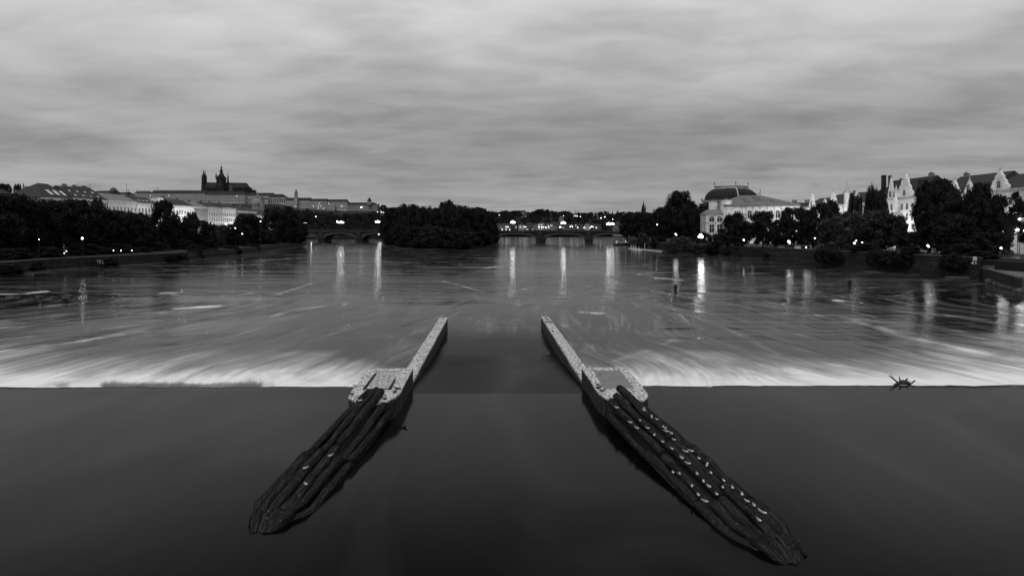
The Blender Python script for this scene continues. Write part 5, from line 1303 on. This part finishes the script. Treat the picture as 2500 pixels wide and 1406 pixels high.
right_house(150, 199, 24.8, 30.0, 'brightly lit facade with ornate gable under a long dark roof at the right frame edge', gables=[(4,7.5,6.2)], chim=[(10,8.5,4,.6),(22,8.5,4,.6),(34,8.5,3,.6)], seed=21, bands=(7.8,19.3))
right_house(200, 224, 24.6, 31.3, 'house with dark sloped roof and white end gable behind the right trees', gables=[(9,5,5),(16,4,4)], chim=[(3,8.5,2,.8)], seed=22, wall='plaster')
right_house(225.5, 235, 24.5, 30.5, 'narrow dark roofed house between the white gable and the long roof', seed=23, wall='plaster', roof='roof_dark')
right_house(236, 262.5, 25.0, 33.0, 'white gabled house under a huge dark roof with the tall round topped chimneys', gables=[(20.6,9.5,9.2),(11.6,3.4,8.0)], turrets=[(15.2,0.9,5)], seed=24, bands=(12,), roof='roof_dark', chim=[(23,8.5,2.5,.8)])
right_house(264, 287, 23.8, 29.5, 'gabled house half hidden behind the wispy trees', gables=[(11,6,5.4)], turrets=[(3.5,1.3,10.5)], seed=25, wall='plaster')
right_house(288, 308, 24.0, 29.6, 'pale house with large curved gable and small side dormers', gables=[(12,6.5,6.6),(4,2.6,3.0)], seed=26, chim=[(6,8.5,2,.6),(15,8.5,2,.6)])
right_house(309, 326, 23.8, 28.6, 'last gabled house of the right row beside the palace end', gables=[(9,5.4,7.0)], seed=27)
def big_chimney(px, yt, yb, w_, d, lab, arch=False):
    z0 = ZY(yb,d); h = ZY(yt,d)-z0; root = empty('chimney_stack', ((px-1250)/F*d, d, z0)); q = S(w_,d)/2; mb = MB()
    if arch:
        mb.box(-q,-q*0.45,-.6,.6,-2,h*0.8); mb.box(q*0.45,q,-.6,.6,-2,h*0.8); mb.box(-q*0.45,q*0.45,-.6,.6,-2,h*0.25); mb.box(-q*1.08,q*1.08,-.7,.7,h*0.8,h)
    else:
        mb.box(-q*.8,q*.8,-q*.8,q*.8,-3,h*0.82); mb.lathe([(q*0.95,h*0.82),(q*1.25,h*0.88),(q*1.25,h*0.97),(q*0.9,h)], 10)
    mb.build('shaft', MT['roof_dark'], root)
    if not arch:
        for s_ in (-1,1): mb = MB(); mb.box(s_*q*.5-.1,s_*q*.5+.1,-.1,.1,h,h+0.35); mb.build('cowl', MT['iron'], root)
    tag(root, lab, 'chimney', 'chimneys over the right embankment roofs')
big_chimney(2157.5,428.5,452,10,262,'tallest round topped chimney at the left end of the dark roof')
big_chimney(2173.5,429.5,452,8,262,'second tall round topped chimney beside the tallest one')
big_chimney(2184.5,442,449,17,262,'wide low arched chimney right of the two tall ones',True)
big_chimney(2207,436,450,16,256,'square chimney block with round opening near the white gable',True)
big_chimney(2253,439.5,454,20,236,'broad dark chimney block with arched opening',True)
big_chimney(2421,428,440,5,218,'slim chimney with boxed cap over the right roofs')
hb('town_house', 'low flat block with grouped chimneys right of the palace roof', 1935, 2002, 580, 497.5, 493.5, 420, wall='plaster3', ncol=0, dep=16, chim=[(5,8,3,1.3),(14,8,3.5,1.5)])
hb('town_house', 'dark pitched roof standing between the arched chimney and the long roof', 2266, 2312, 560, 452, 436.5, 262, wall='plaster3', roof='roof_dark', ncol=0, hl=5, hr=6, dep=14)
# ------------------------------------------------------------------ bridge
def bridge():
    p0 = W(1437, 545); p1 = W(880, 580); dirv = Vector((p1.x-p0.x, p1.y-p0.y)); L_ = dirv.length; dirv.normalize()
    ang = math.atan2(-dirv.y, -dirv.x)          # local +x runs to the right bank
    root = empty('stone_bridge', (p0.x, p0.y, 0), ang)
    def lx(px):
        # local x where the bridge front crosses pixel column px
        t = (px-1250)/F; ux, uy = math.cos(ang), math.sin(ang)
        return (t*p0.y - p0.x)/(ux - t*uy)
    piers = [lx(p) for p in (660, 783, 876, 966, 1050, 1135, 1199, 1318, 1437, 1556)]
    zd = lambda x: 10.6 - 0.012*(x-lx(1250))*0.35
    wd = 16.0
    for i, x in enumerate(piers[1:-1]):
        mb = MB(); hw = 3.6
        mb.prism([(x-hw,0.6),(x,-3.6),(x+hw,0.6),(x+hw,wd-0.6),(x,wd+3.6),(x-hw,wd-0.6)], -2, 3.2)
        mb.prism([(x-hw-.4,0.2),(x,-4.1),(x+hw+.4,0.2),(x+hw+.4,wd),(x,wd+4),(x-hw-.4,wd)], 3.2, 3.7)
        mb.prism([(x-hw*.8,0.1),(x-hw*.5,-1.6),(x+hw*.5,-1.6),(x+hw*.8,0.1),(x+hw*.8,wd),(x-hw*.8,wd)], 3.7, 9.4)
        mb.build('bridge_pier', MT['bridge'], root)
    for a, b in zip(piers[:-1], piers[1:]):
        x0, x1 = a+3.2, b-3.2; cx = (x0+x1)/2; h = (x1-x0)/2; n = 28; vs = []; fs = []
        def az(x): return 2.2 + 5.6*math.sqrt(max(0, 1-((x-cx)/h)**2))**0.85
        for i in range(n+1):
            x = x0+(x1-x0)*i/n
            for y in (0, wd): vs += [(x,y,az(x)),(x,y,9.4)]
        for i in range(n):
            q = i*4
            fs += [(q,q+4,q+5,q+1),(q+2,q+3,q+7,q+6),(q,q+2,q+6,q+4),(q+1,q+5,q+7,q+3)]
        mb = MB(); mb.add(vs, fs); sp = mb.build('arch_span', MT['bridge'], root)
        mb = MB()
        for i in range(34):
            t0 = math.pi*(i+0.25)/34; t1 = math.pi*(i+0.75)/34
            for_ = []
            for t in (t0, t1):
                xx = cx - h*math.cos(t); zz_ = az(xx)
                nx, nz = -math.cos(t)*0.5, math.sin(t)+0.15; l = math.hypot(nx,nz); nx/=l; nz/=l
                for_.append(((xx+nx*0.1,zz_+nz*0.1),(xx+nx*1.35,min(9.3,zz_+nz*1.35))))
            (a0,a1),(b0,b1) = for_
            mb.add([(a0[0],-0.25,a0[1]),(b0[0],-0.25,b0[1]),(b1[0],-0.25,b1[1]),(a1[0],-0.25,a1[1]),(a0[0],-0.004,a0[1]),(b0[0],-0.004,b0[1]),(b1[0],-0.004,b1[1]),(a1[0],-0.004,a1[1])],
                   [(0,1,2,3),(0,4,5,1),(3,2,6,7),(0,3,7,4),(1,5,6,2)])
        mb.build('arch_stones', MT['bridge_rib'], sp)
    xa, xb = lx(640), lx(1640)
    mb = MB(); mb.add([(xa,-0.7,9.4),(xb,-0.7,9.4),(xb,wd+.7,9.4),(xa,wd+.7,9.4),(xa,-0.7,zd(xa)),(xb,-0.7,zd(xb)),(xb,wd+.7,zd(xb)),(xa,wd+.7,zd(xa))],[(0,3,2,1),(4,5,6,7),(0,1,5,4),(1,2,6,5),(2,3,7,6),(3,0,4,7)])
    mb.build('deck', MT['bridge'], root)
    for y0 in (-0.65, wd+0.25):
        mb = MB(); n = 60
        for i in range(n):
            a = xa+(xb-xa)*i/n; b = xa+(xb-xa)*(i+1)/n
            mb.box(a,a+0.6,y0,y0+0.4,zd(a)-0.05,zd(a)+1.25)
            for j in range(4):
                c = a+0.9+j*((b-a-0.9)/4); mb.box(c,c+0.5,y0+0.1,y0+0.3,zd(a)-0.05,zd(a)+0.95)
            mb.add([(a,y0-.05,zd(a)+0.95),(b,y0-.05,zd(b)+0.95),(b,y0+.45,zd(b)+0.95),(a,y0+.45,zd(a)+0.95),(a,y0-.05,zd(a)+1.12),(b,y0-.05,zd(b)+1.12),(b,y0+.45,zd(b)+1.12),(a,y0+.45,zd(a)+1.12)],[(0,3,2,1),(4,5,6,7),(0,1,5,4),(2,3,7,6)])
        mb.build('parapet', MT['bridge'], root)
    tag(root, 'long multi arched stone bridge crossing the river behind the island', 'bridge')
    return root, lx, zd, ang, p0
BR, LX, ZD, BANG, BP0 = bridge()

# ------------------------------------------------------------------ lamps
GLB = {}
def globe_mesh(r, mat):
    key = (round(r,2), mat)
    if key not in GLB:
        bm = bmesh.new(); bmesh.ops.create_icosphere(bm, subdivisions=2, radius=r); me = bpy.data.meshes.new('globe'); bm.to_mesh(me); bm.free()
        me.materials.append(MT[mat]); GLB[key] = me
    return GLB[key]
def lamp(name, px, py, d, zb, lab, r=0.35, globes=1, mat='lamp', power=0, group=None, spread=0.9, y=None):
    x = (px-1250)/F*d; h = ZY(py, d)-zb
    root = empty(name, (x, d, zb)); mb = MB(); pr = 0.08
    mb.tube([(0,0,0),(0,0,0.5),(0,0,h*0.6),(0,0,h-r*0.8)], [pr*1.8,pr*1.2,pr,pr*0.7], 8)
    if globes > 1:
        for k in range(globes-1):
            a = 2*math.pi*k/(globes-1)+0.4; mb.tube([(0,0,h*0.82),(spread*.7*math.cos(a),spread*.7*math.sin(a),h*0.80),(spread*math.cos(a),spread*math.sin(a),h-r*1.9)], 0.06, 5)
    mb.build('post', MT['iron'], root)
    pos = [(0,0,h)] + [(spread*math.cos(2*math.pi*k/(globes-1)+0.4), spread*math.sin(2*math.pi*k/(globes-1)+0.4), h-r*1.1) for k in range(globes-1)]
    for p in pos: link('globe', globe_mesh(r, mat), None, root, p)
    if power:
        ld = bpy.data.lights.new('bulb', 'POINT'); ld.energy = power; ld.shadow_soft_size = 1.8 if y else 1.3; lo = bpy.data.objects.new('bulb', ld); C.objects.link(lo); lo.parent = root; lo.location = (0,-0.9 if not y else y,h+0.2)
    tag(root, lab, 'street lamp', group); return root
g = 'candelabra lamps on the bridge parapet'
def bl(px, py, lab, near=True, n=5, r=0.7, dd=0):
    ux, uy = math.cos(BANG), math.sin(BANG); x = LX(px); d = BP0.y + x*uy + dd
    lamp('bridge_lamp', px, py, d, ZD(x), lab, r, n, 'lamp', 0, g, 1.6)
bl(744, 543, 'bridge lamp nearest the left bank trees', r=.45, n=4)
bl(833.5, 541.5, 'tallest blazing bridge lamp left of the island', r=.6)
bl(823.5, 541.5, 'dimmer far side lamp just left of the tallest blazing one', n=2, r=.6, dd=14)
bl(922, 540, 'bridge lamp close to the left island trees', r=.6)
bl(929.5, 540.5, 'small far side lamp between the island and its brighter neighbour', n=2, r=.5, dd=14)
bl(1252, 541, 'bridge lamp just right of the island')
bl(1375.5, 543, 'bridge lamp over the middle of the central arch')
bl(1486, 545.5, 'bridge lamp over the right arch, brighter of the close pair', r=.66)
bl(1494, 545.5, 'lamp just right of the brighter one over the right arch', n=3, r=.6, dd=14)
def row(lst, d, zb, lab, group, r=0.6, mat='lamp_dim', **k):
    for i, (px, py) in enumerate(lst):
        z = zb if zb is not None else float(HZ(px, d))-0.3
        if ZY(py,d)-z < 2: z = ZY(py,d)-3
        lamp('street_lamp', px, py, d, z, lab % ORD[i], r, 1, mat, 0, group, **k)
row([(1190,527),(1199,526.7),(1207,526),(1213,526),(1219,525)], 1340, None, 'small white lamp on the hill road above the island, %s from the left', 'lamps on the hill road above the island')
row([(1236,554),(1240,554.3),(1280,554.3),(1283.5,554.3)], 1045, 4.2, 'twin globe lamp on the far embankment left of the dark pier, %s from the left', 'embankment lamps behind the left arch')
row([(1316,555),(1323,554.7),(1327,554.7),(1333,555.3),(1340,555),(1366,555),(1369.5,555)], 1045, 4.2, 'small lamp in front of the long hall behind the bridge, %s from the left', 'embankment lamps by the long hall')
row([(1392,553.6),(1397.5,553.6),(1410.5,555.6),(1427,556),(1441,556),(1444,553),(1448,553.8),(1456,556)], 1045, 4.2, 'small lamp behind the bridge right of the middle candelabra, %s from the left', 'embankment lamps behind the right arches')
row([(1226,560.5),(1235.5,560.5),(1244.5,560.5)], 1040, 4.2, 'tiny low lamp on the quay left of the first candelabra, %s from the left', 'low quay lamps behind the bridge', r=0.5)
row([(1376,527.3),(1405,527.5),(1401.5,527.8),(1409,528),(1417,528.4)], 1330, None, 'lamp around the lit hill pavilion, %s from the left', 'lamps by the hill pavilion', r=0.7)
row([(1467,532.6),(1477,529.8),(1496,535.7),(1521.6,531.6),(1523,540),(1539,529.5),(1523.3,551.5)], 1250, None, 'scattered street lamp on the right part of the hill, %s from the left', 'scattered lamps on the right hillside', r=0.8)
row([(922,517.5),(931,518.4),(936.5,518.6),(943,518)], 1350, None, 'lamp below the skyline trees by the turreted palace, %s from the left', 'lamps below the turreted palace trees', r=0.9)
row([(881,506),(883.5,505.8)], 1375, None, 'floodlight before the pale turreted palace, %s from the left', 'floodlights at the turreted palace', r=1.0)
row([(734.5,543.5),(771,529)], 760, 3.2, 'lone lamp in the dark park behind the left bridge end, %s from the left', 'park lamps behind the left bridge', r=0.5)
row([(760,571.8),(925,571.5),(929,572)], 640, 0.5, 'bright lamp seen under the left bridge arches, %s from the left', 'lamps under the left arches', r=0.65, mat='lamp')
row([(434,532.5),(519,546.5),(551,547),(555.5,571),(574.5,557),(591.5,571),(636,541)], 330, 3.1, 'small round lamp glinting between the left bank trees, %s from the left', 'lamps among the left bank trees', r=0.24)
row([(95,585),(157,618),(162,613),(277,612),(295.5,612),(322,612)], 183, 3.1, 'weak lamp low behind the left quay trees, %s from the left', 'weak lamps behind the left quay', r=0.12)
lamp('street_lamp', 201, 582, 195, 3.1, 'brightest lamp under the trees on the left quay', 0.3, 1, 'lamp', 0)
lamp('street_lamp', 1711, 574.5, 296, 3.2, 'dazzling lamp on the right shore before the white palace', 0.62, 4, 'lamp', 900, None, 0.7)
lamp('street_lamp', 1649, 571.5, 330, 3.2, 'bright lamp between the riverside trees left of the pale willow bush', 0.36, 2, 'lamp_mid', 250, None, 0.6)
lamp('street_lamp', 1816, 586, 258, 4.7, 'small clear lamp below the palace trees', 0.3, 1, 'lamp_dim')
lamp('street_lamp', 1925.5, 589.5, 238, 4.8, 'bright lamp above the start of the right quay wall', 0.42, 2, 'lamp_mid', 90, None, 0.4)
lamp('street_lamp', 1968, 604, 214, 4.8, 'low bright lamp just above the quay wall right of the quay lamp pair', 0.2, 1, 'lamp_dim', 100)
lamp('street_lamp', 1604, 548.5, 400, 4.7, 'faint lamp in the trees above the pedal boats', 0.35, 1, 'lamp_dim')
lamp('street_lamp', 1989.5, 581.5, 230, 4.8, 'small lamp under the tree right of the palace', 0.2, 1, 'lamp_dim')
lamp('street_lamp', 2027.5, 583.7, 225, 4.8, 'tiny lamp left of the bright quay lamp', 0.2, 1, 'lamp_dim')
lamp('street_lamp', 2086, 593.7, 200, 4.8, 'bright quay lamp shining over the long wall top', 0.34, 1, 'lamp_mid', 70)
lamp('street_lamp', 2105, 592, 206, 4.8, 'lamp right of the bright quay lamp', 0.2, 1, 'lamp_dim', 0)
lamp('street_lamp', 2090.5, 587.7, 215, 4.8, 'small lamp just above the bright quay lamp', 0.18, 1, 'lamp_dim')
lamp('street_lamp', 2265, 599.5, 172, 4.8, 'bright lamp in the leaves above the quay stairs', 0.27, 2, 'lamp_mid', 90, None, 0.35)
lamp('street_lamp', 2207, 541, 222, 4.8, 'lamp at the foot of the white gabled house', 0.25, 1, 'lamp_dim', 0)
lamp('street_lamp', 2489, 535, 186, 4.8, 'upper lamp on the tall post before the bright facade', 0.36, 1, 'lamp_dim', 0)
lamp('street_lamp', 2484, 561, 180, 4.8, 'lower lamp near the right frame edge before the bright facade', 0.36, 1, 'lamp_dim', 0)
lamp('street_lamp', 2444, 606, 165, 4.8, 'low lamp behind the shrubs left of the landing', 0.25, 1, 'lamp_dim', 200)
# embankment street lamps whose light washes the facades
for i, (y, pw) in enumerate([(178,500),(196,2600),(214,6000),(240,4200),(254,3800),(275,9000),(298,11000),(318,8000)]):
    lamp('street_lamp', 1250+148.5*F/y, HY-(4.8+7.0-HC)*F/y, y, 4.75, 'embankment street lamp close before the ornate houses, %s from the right frame edge' % ORD[i], 0.26, 1, 'lamp_dim', pw, 'street lamps before the ornate houses', y=0.0001)
for i, (y, pw) in enumerate([(292,4000),(318,5500),(344,7500),(378,14000),(402,14000),(425,4000),(444,3500),(466,5500),(490,6000),(520,9000)]):
    lamp('street_lamp', 1250-203.0*F/y, HY-(3.2+9.0-HC)*F/y, y, 3.15, 'street lamp close before the left bank town houses, %s from the near end' % ORD[i], 0.26, 1, 'lamp', pw, 'street lamps before the left town houses', y=0.0001)

# ------------------------------------------------------------------ boats, pontoon, sign
def boat():
    c = P(1519, 599, 0); k = c.y/F; root = empty('tour_boat', c, R(8))
    def hullprof(L_, B, zb, zt, n=16):
        vs = []; fs = []
        for i in range(n+1):
            t = i/n; x = -L_/2+L_*t; w_ = B/2*(math.sin(math.pi*min(0.5,(1-t)*0.9+0.08))**0.7)*(1 if t > 0.06 else 0.9)
            vs += [(x,-w_,zt+0.25*t*t),(x,-w_*0.7,zb),(x,w_*0.7,zb),(x,w_,zt+0.25*t*t)]
        for i in range(n):
            for q in range(4): a=i*4+q; b=i*4+(q+1)%4; fs.append((a,b,b+4,a+4))
        fs.append((0,1,2,3)); fs.append((4*n+3,4*n+2,4*n+1,4*n)); return vs, fs
    mb = MB(); mb.add(*hullprof(13,4.2,-0.4,1.1)); mb.build('hull', MT['iron'], root)
    mb = MB(); mb.box(-5,3.6,-1.7,1.7,1.1,1.7); cb = mb.build('cabin', MT['iron'], root)
    for i in range(7):
        mb = MB(); mb.box(-4.6+i*1.15,-3.7+i*1.15,-1.76,-1.701,1.2,1.62); mb.build('window', MT['glass'], cb)
    mb = MB(); mb.box(-5.4,4,-1.9,1.9,2.6,2.75)
    for x in (-5,-1.8,1.2,3.6):
        for y in (-1.6,1.6): mb.box(x-.06,x+.06,y-.06,y+.06,1.7,2.6)
    mb.build('canopy', MT['boat_white'], root)
    mb = MB(); mb.tube([(-6.2,-1.9,1.2),(0,-2.2,1.35),(5.6,-.6,1.5)], 0.07, 5); mb.build('rail', MT['boat_white'], root)
    for p in ((-4.6,-1.8,3.0),(-4.2,1.2,1.9),(2.2,-1.8,3.0)): link('lamp', globe_mesh(0.16,'lamp_dim'), None, root, p)
    tag(root, 'dark covered tour boat moored at the right end of the bridge', 'boat')
boat()
def pedal_raft():
    a = P(1537, 607.5, 0); b = P(1612, 614.5, 0); m_ = (a+b)/2; L_ = (b-a).length; an = math.atan2(b.y-a.y, b.x-a.x)
    root = empty('pontoon', m_, an); mb = MB()
    mb.box(-L_/2,L_/2,-1.1,1.1,-0.3,0.38)
    for i in range(14): mb.box(-L_/2+i*L_/14+0.05,-L_/2+(i+1)*L_/14-0.05,-1.15,1.15,0.383,0.45)
    mb.build('deck', MT['boat_white'], root)
    mb = MB(); mb.tube([(1.5,0,0),(1.5,0,4.3)], 0.14, 6); mb.build('mooring_post', MT['boat_white'], root)
    tag(root, 'pale floating pontoon of the pedal boat hire on the right shore', 'pontoon')
    for i, (px, py) in enumerate(((1546,607),(1551,608.5),(1556,609.5),(1563,611))):
        c = P(px, py+2.5, 0); r2 = empty('swan_pedal_boat', c, R(200+10*i)); mb = MB()
        vs=[]; fs=[]
        for j in range(9):
            t=j/8; x=-1.5+3*t; w_=0.85*math.sin(math.pi*(0.12+0.76*t))**0.6
            vs += [(x,-w_,0.55+0.3*abs(2*t-1)**2),(x,-w_*.7,0),(x,w_*.7,0),(x,w_,0.55+0.3*abs(2*t-1)**2)]
        for j in range(8):
            for q in range(4): a_=j*4+q; b_=j*4+(q+1)%4; fs.append((a_,b_,b_+4,a_+4))
        fs.append((0,1,2,3)); fs.append((35,34,33,32)); mb.add(vs, fs); mb.build('hull', MT['white'], r2)
        mb = MB(); mb.tube([(1.2,0,0.6),(1.5,0,1.2),(1.25,0,1.7),(1.15,0,2.15),(1.45,0,2.35),(1.75,0,2.2),(1.95,0,2.12)], [.22,.17,.14,.14,.17,.12,.03], 8); mb.build('swan_neck', MT['white'], r2, smooth=True)
        tag(r2, 'white swan shaped pedal boat at the pontoon, %s from the left' % ORD[i], 'pedal boat', 'swan pedal boats at the pontoon')
pedal_raft()
c = P(2342, 678, 0); root = empty('floating_walkway', c, R(-8)); mb = MB(); mb.box(-3.1,3.1,-.5,.5,-.2,.22); mb.build('float', MT['plaster3'], root)
mb = MB(); mb.box(-3.1,3.1,-.52,.52,.223,.30); mb.build('planks', MT['quay_top'], root); tag(root, 'narrow floating walkway ending at the right landing wall', 'walkway')
z = P(2335,668,0.0); mb = MB(); mb.tube([(0,0,-1),(0,0,2.6)], 0.09, 6); o = mb.build('mooring_pole', MT['quay_top']); o.location = z; tag(o, 'thin pale mooring pole rising from the water before the right quay', 'pole')
def sign():
    d = 149.5; x = (2380-1250)/F*d; zb = 2.55; root = empty('river_sign', (x, d, zb)); h = ZY(632,d)-zb
    mb = MB(); mb.tube([(0,0,0),(0,0,h-0.3)], 0.05, 6); mb.build('post', MT['iron'], root)
    mb = MB(); mb.box(-.48,.48,-.04,.04,h-.45,h+.55); bd = mb.build('board', MT['plaster'], root)
    mb = MB(); mb.box(-.26,.26,-.06,-.042,h-.3,h+.38); mb.build('white_field', MT['white'], bd)
    mb = MB(); mb.box(-.14,-.07,-.075,-.062,h-.25,h+.25); mb.box(.07,.14,-.075,-.062,h-.25,h+.25); mb.box(-.07,.07,-.075,-.062,h-.02,h+.05); mb.build('sign_mark', MT['iron'], bd)
    mb = MB(); mb.add([(-.95,-.03,h-1.0),(-.45,-.03,h-.62),(-.3,-.03,h-.7),(-.3,-.03,h-1.3),(-.45,-.03,h-1.38)], [(0,1,2,3,4)]); mb.box(.08,.38,-.03,.03,h-1.3,h-.75); mb.build('arrow_board', MT['plaster'], root)
    tag(root, 'square river sign with arrow board on the right landing', 'sign')
sign()
# kiosk shapes on the landing, stairs, parapet planters
def chest(name, lab, px, py, d, zb, wpx, hpx, mat='plaster3', cat='box'):
    x = (px-1250)/F*d; w_ = S(wpx,d)/2; h = S(hpx,d); root = empty(name, (x,d,zb)); mb = MB(); mb.box(-w_,w_,-.6,.6,0,h*0.9); mb.build('body', MT[mat], root)
    mb = MB(); mb.box(-w_*1.05,w_*1.05,-.66,.66,h*0.9+.003,h); mb.build('lid', MT['quay_top'], root); tag(root, lab, cat)
chest('landing_box', 'rounded grey equipment box on the landing near the sign', 2414, 645, 146, 2.55, 18, 11)
chest('stone_block', 'pale stone block at the end of the upper landing wall', 2479, 626, 150, 4.9, 11, 9, 'plaster2', 'block')
def stairs():
    d = 158; root = empty('quay_stairs', ((2240-1250)/F*d+6, d+12, 4.7)); mb = MB()
    for i in range(12): mb.box(-1.2+0.0,1.2,i*0.32,i*0.32+0.33,0,0.18*(i+1))
    mb.build('steps', MT['plaster3'], root); mb = MB(); mb.tube([(-1.2,0,1.0),(-1.2,3.8,3.1)], 0.05, 5); mb.tube([(-1.2,0,0),(-1.2,0,1.0)], .05, 5); mb.tube([(-1.2,3.8,2.1),(-1.2,3.8,3.1)], .05, 5); mb.build('handrail', MT['iron'], root)
    tag(root, 'short flight of stone stairs with handrail beside the lit leaves', 'stairs')
stairs()
hb('garden_house', 'low pale garden pavilion lit behind the quay lamp on the right bank', 1955, 1975, 611, 601, 599, 226, floors=[(0.3,1.1)], ncol=4, ww=0.7, wall='white', dep=5)
hb('garden_house', 'small pale kiosk under the trees by the first quay lamp', 1915, 1948, 610, 600, 598, 246, floors=[(0.4,1.0)], ncol=6, ww=0.7, wall='plaster2', dep=5)
hb('garden_house', 'flat roofed kiosk with lit wall between the quay lamps', 2048, 2072, 609, 602, 600.5, 226, floors=[(0.3,0.8)], ncol=5, ww=0.7, wall='plaster2', dep=5)
hb('garden_house', 'little pale steps house in the hedge before the white palace', 1745, 1757, 592, 580, 578, 306, floors=[(0.5,1.6)], ncol=3, ww=0.5, wall='white', dep=4)
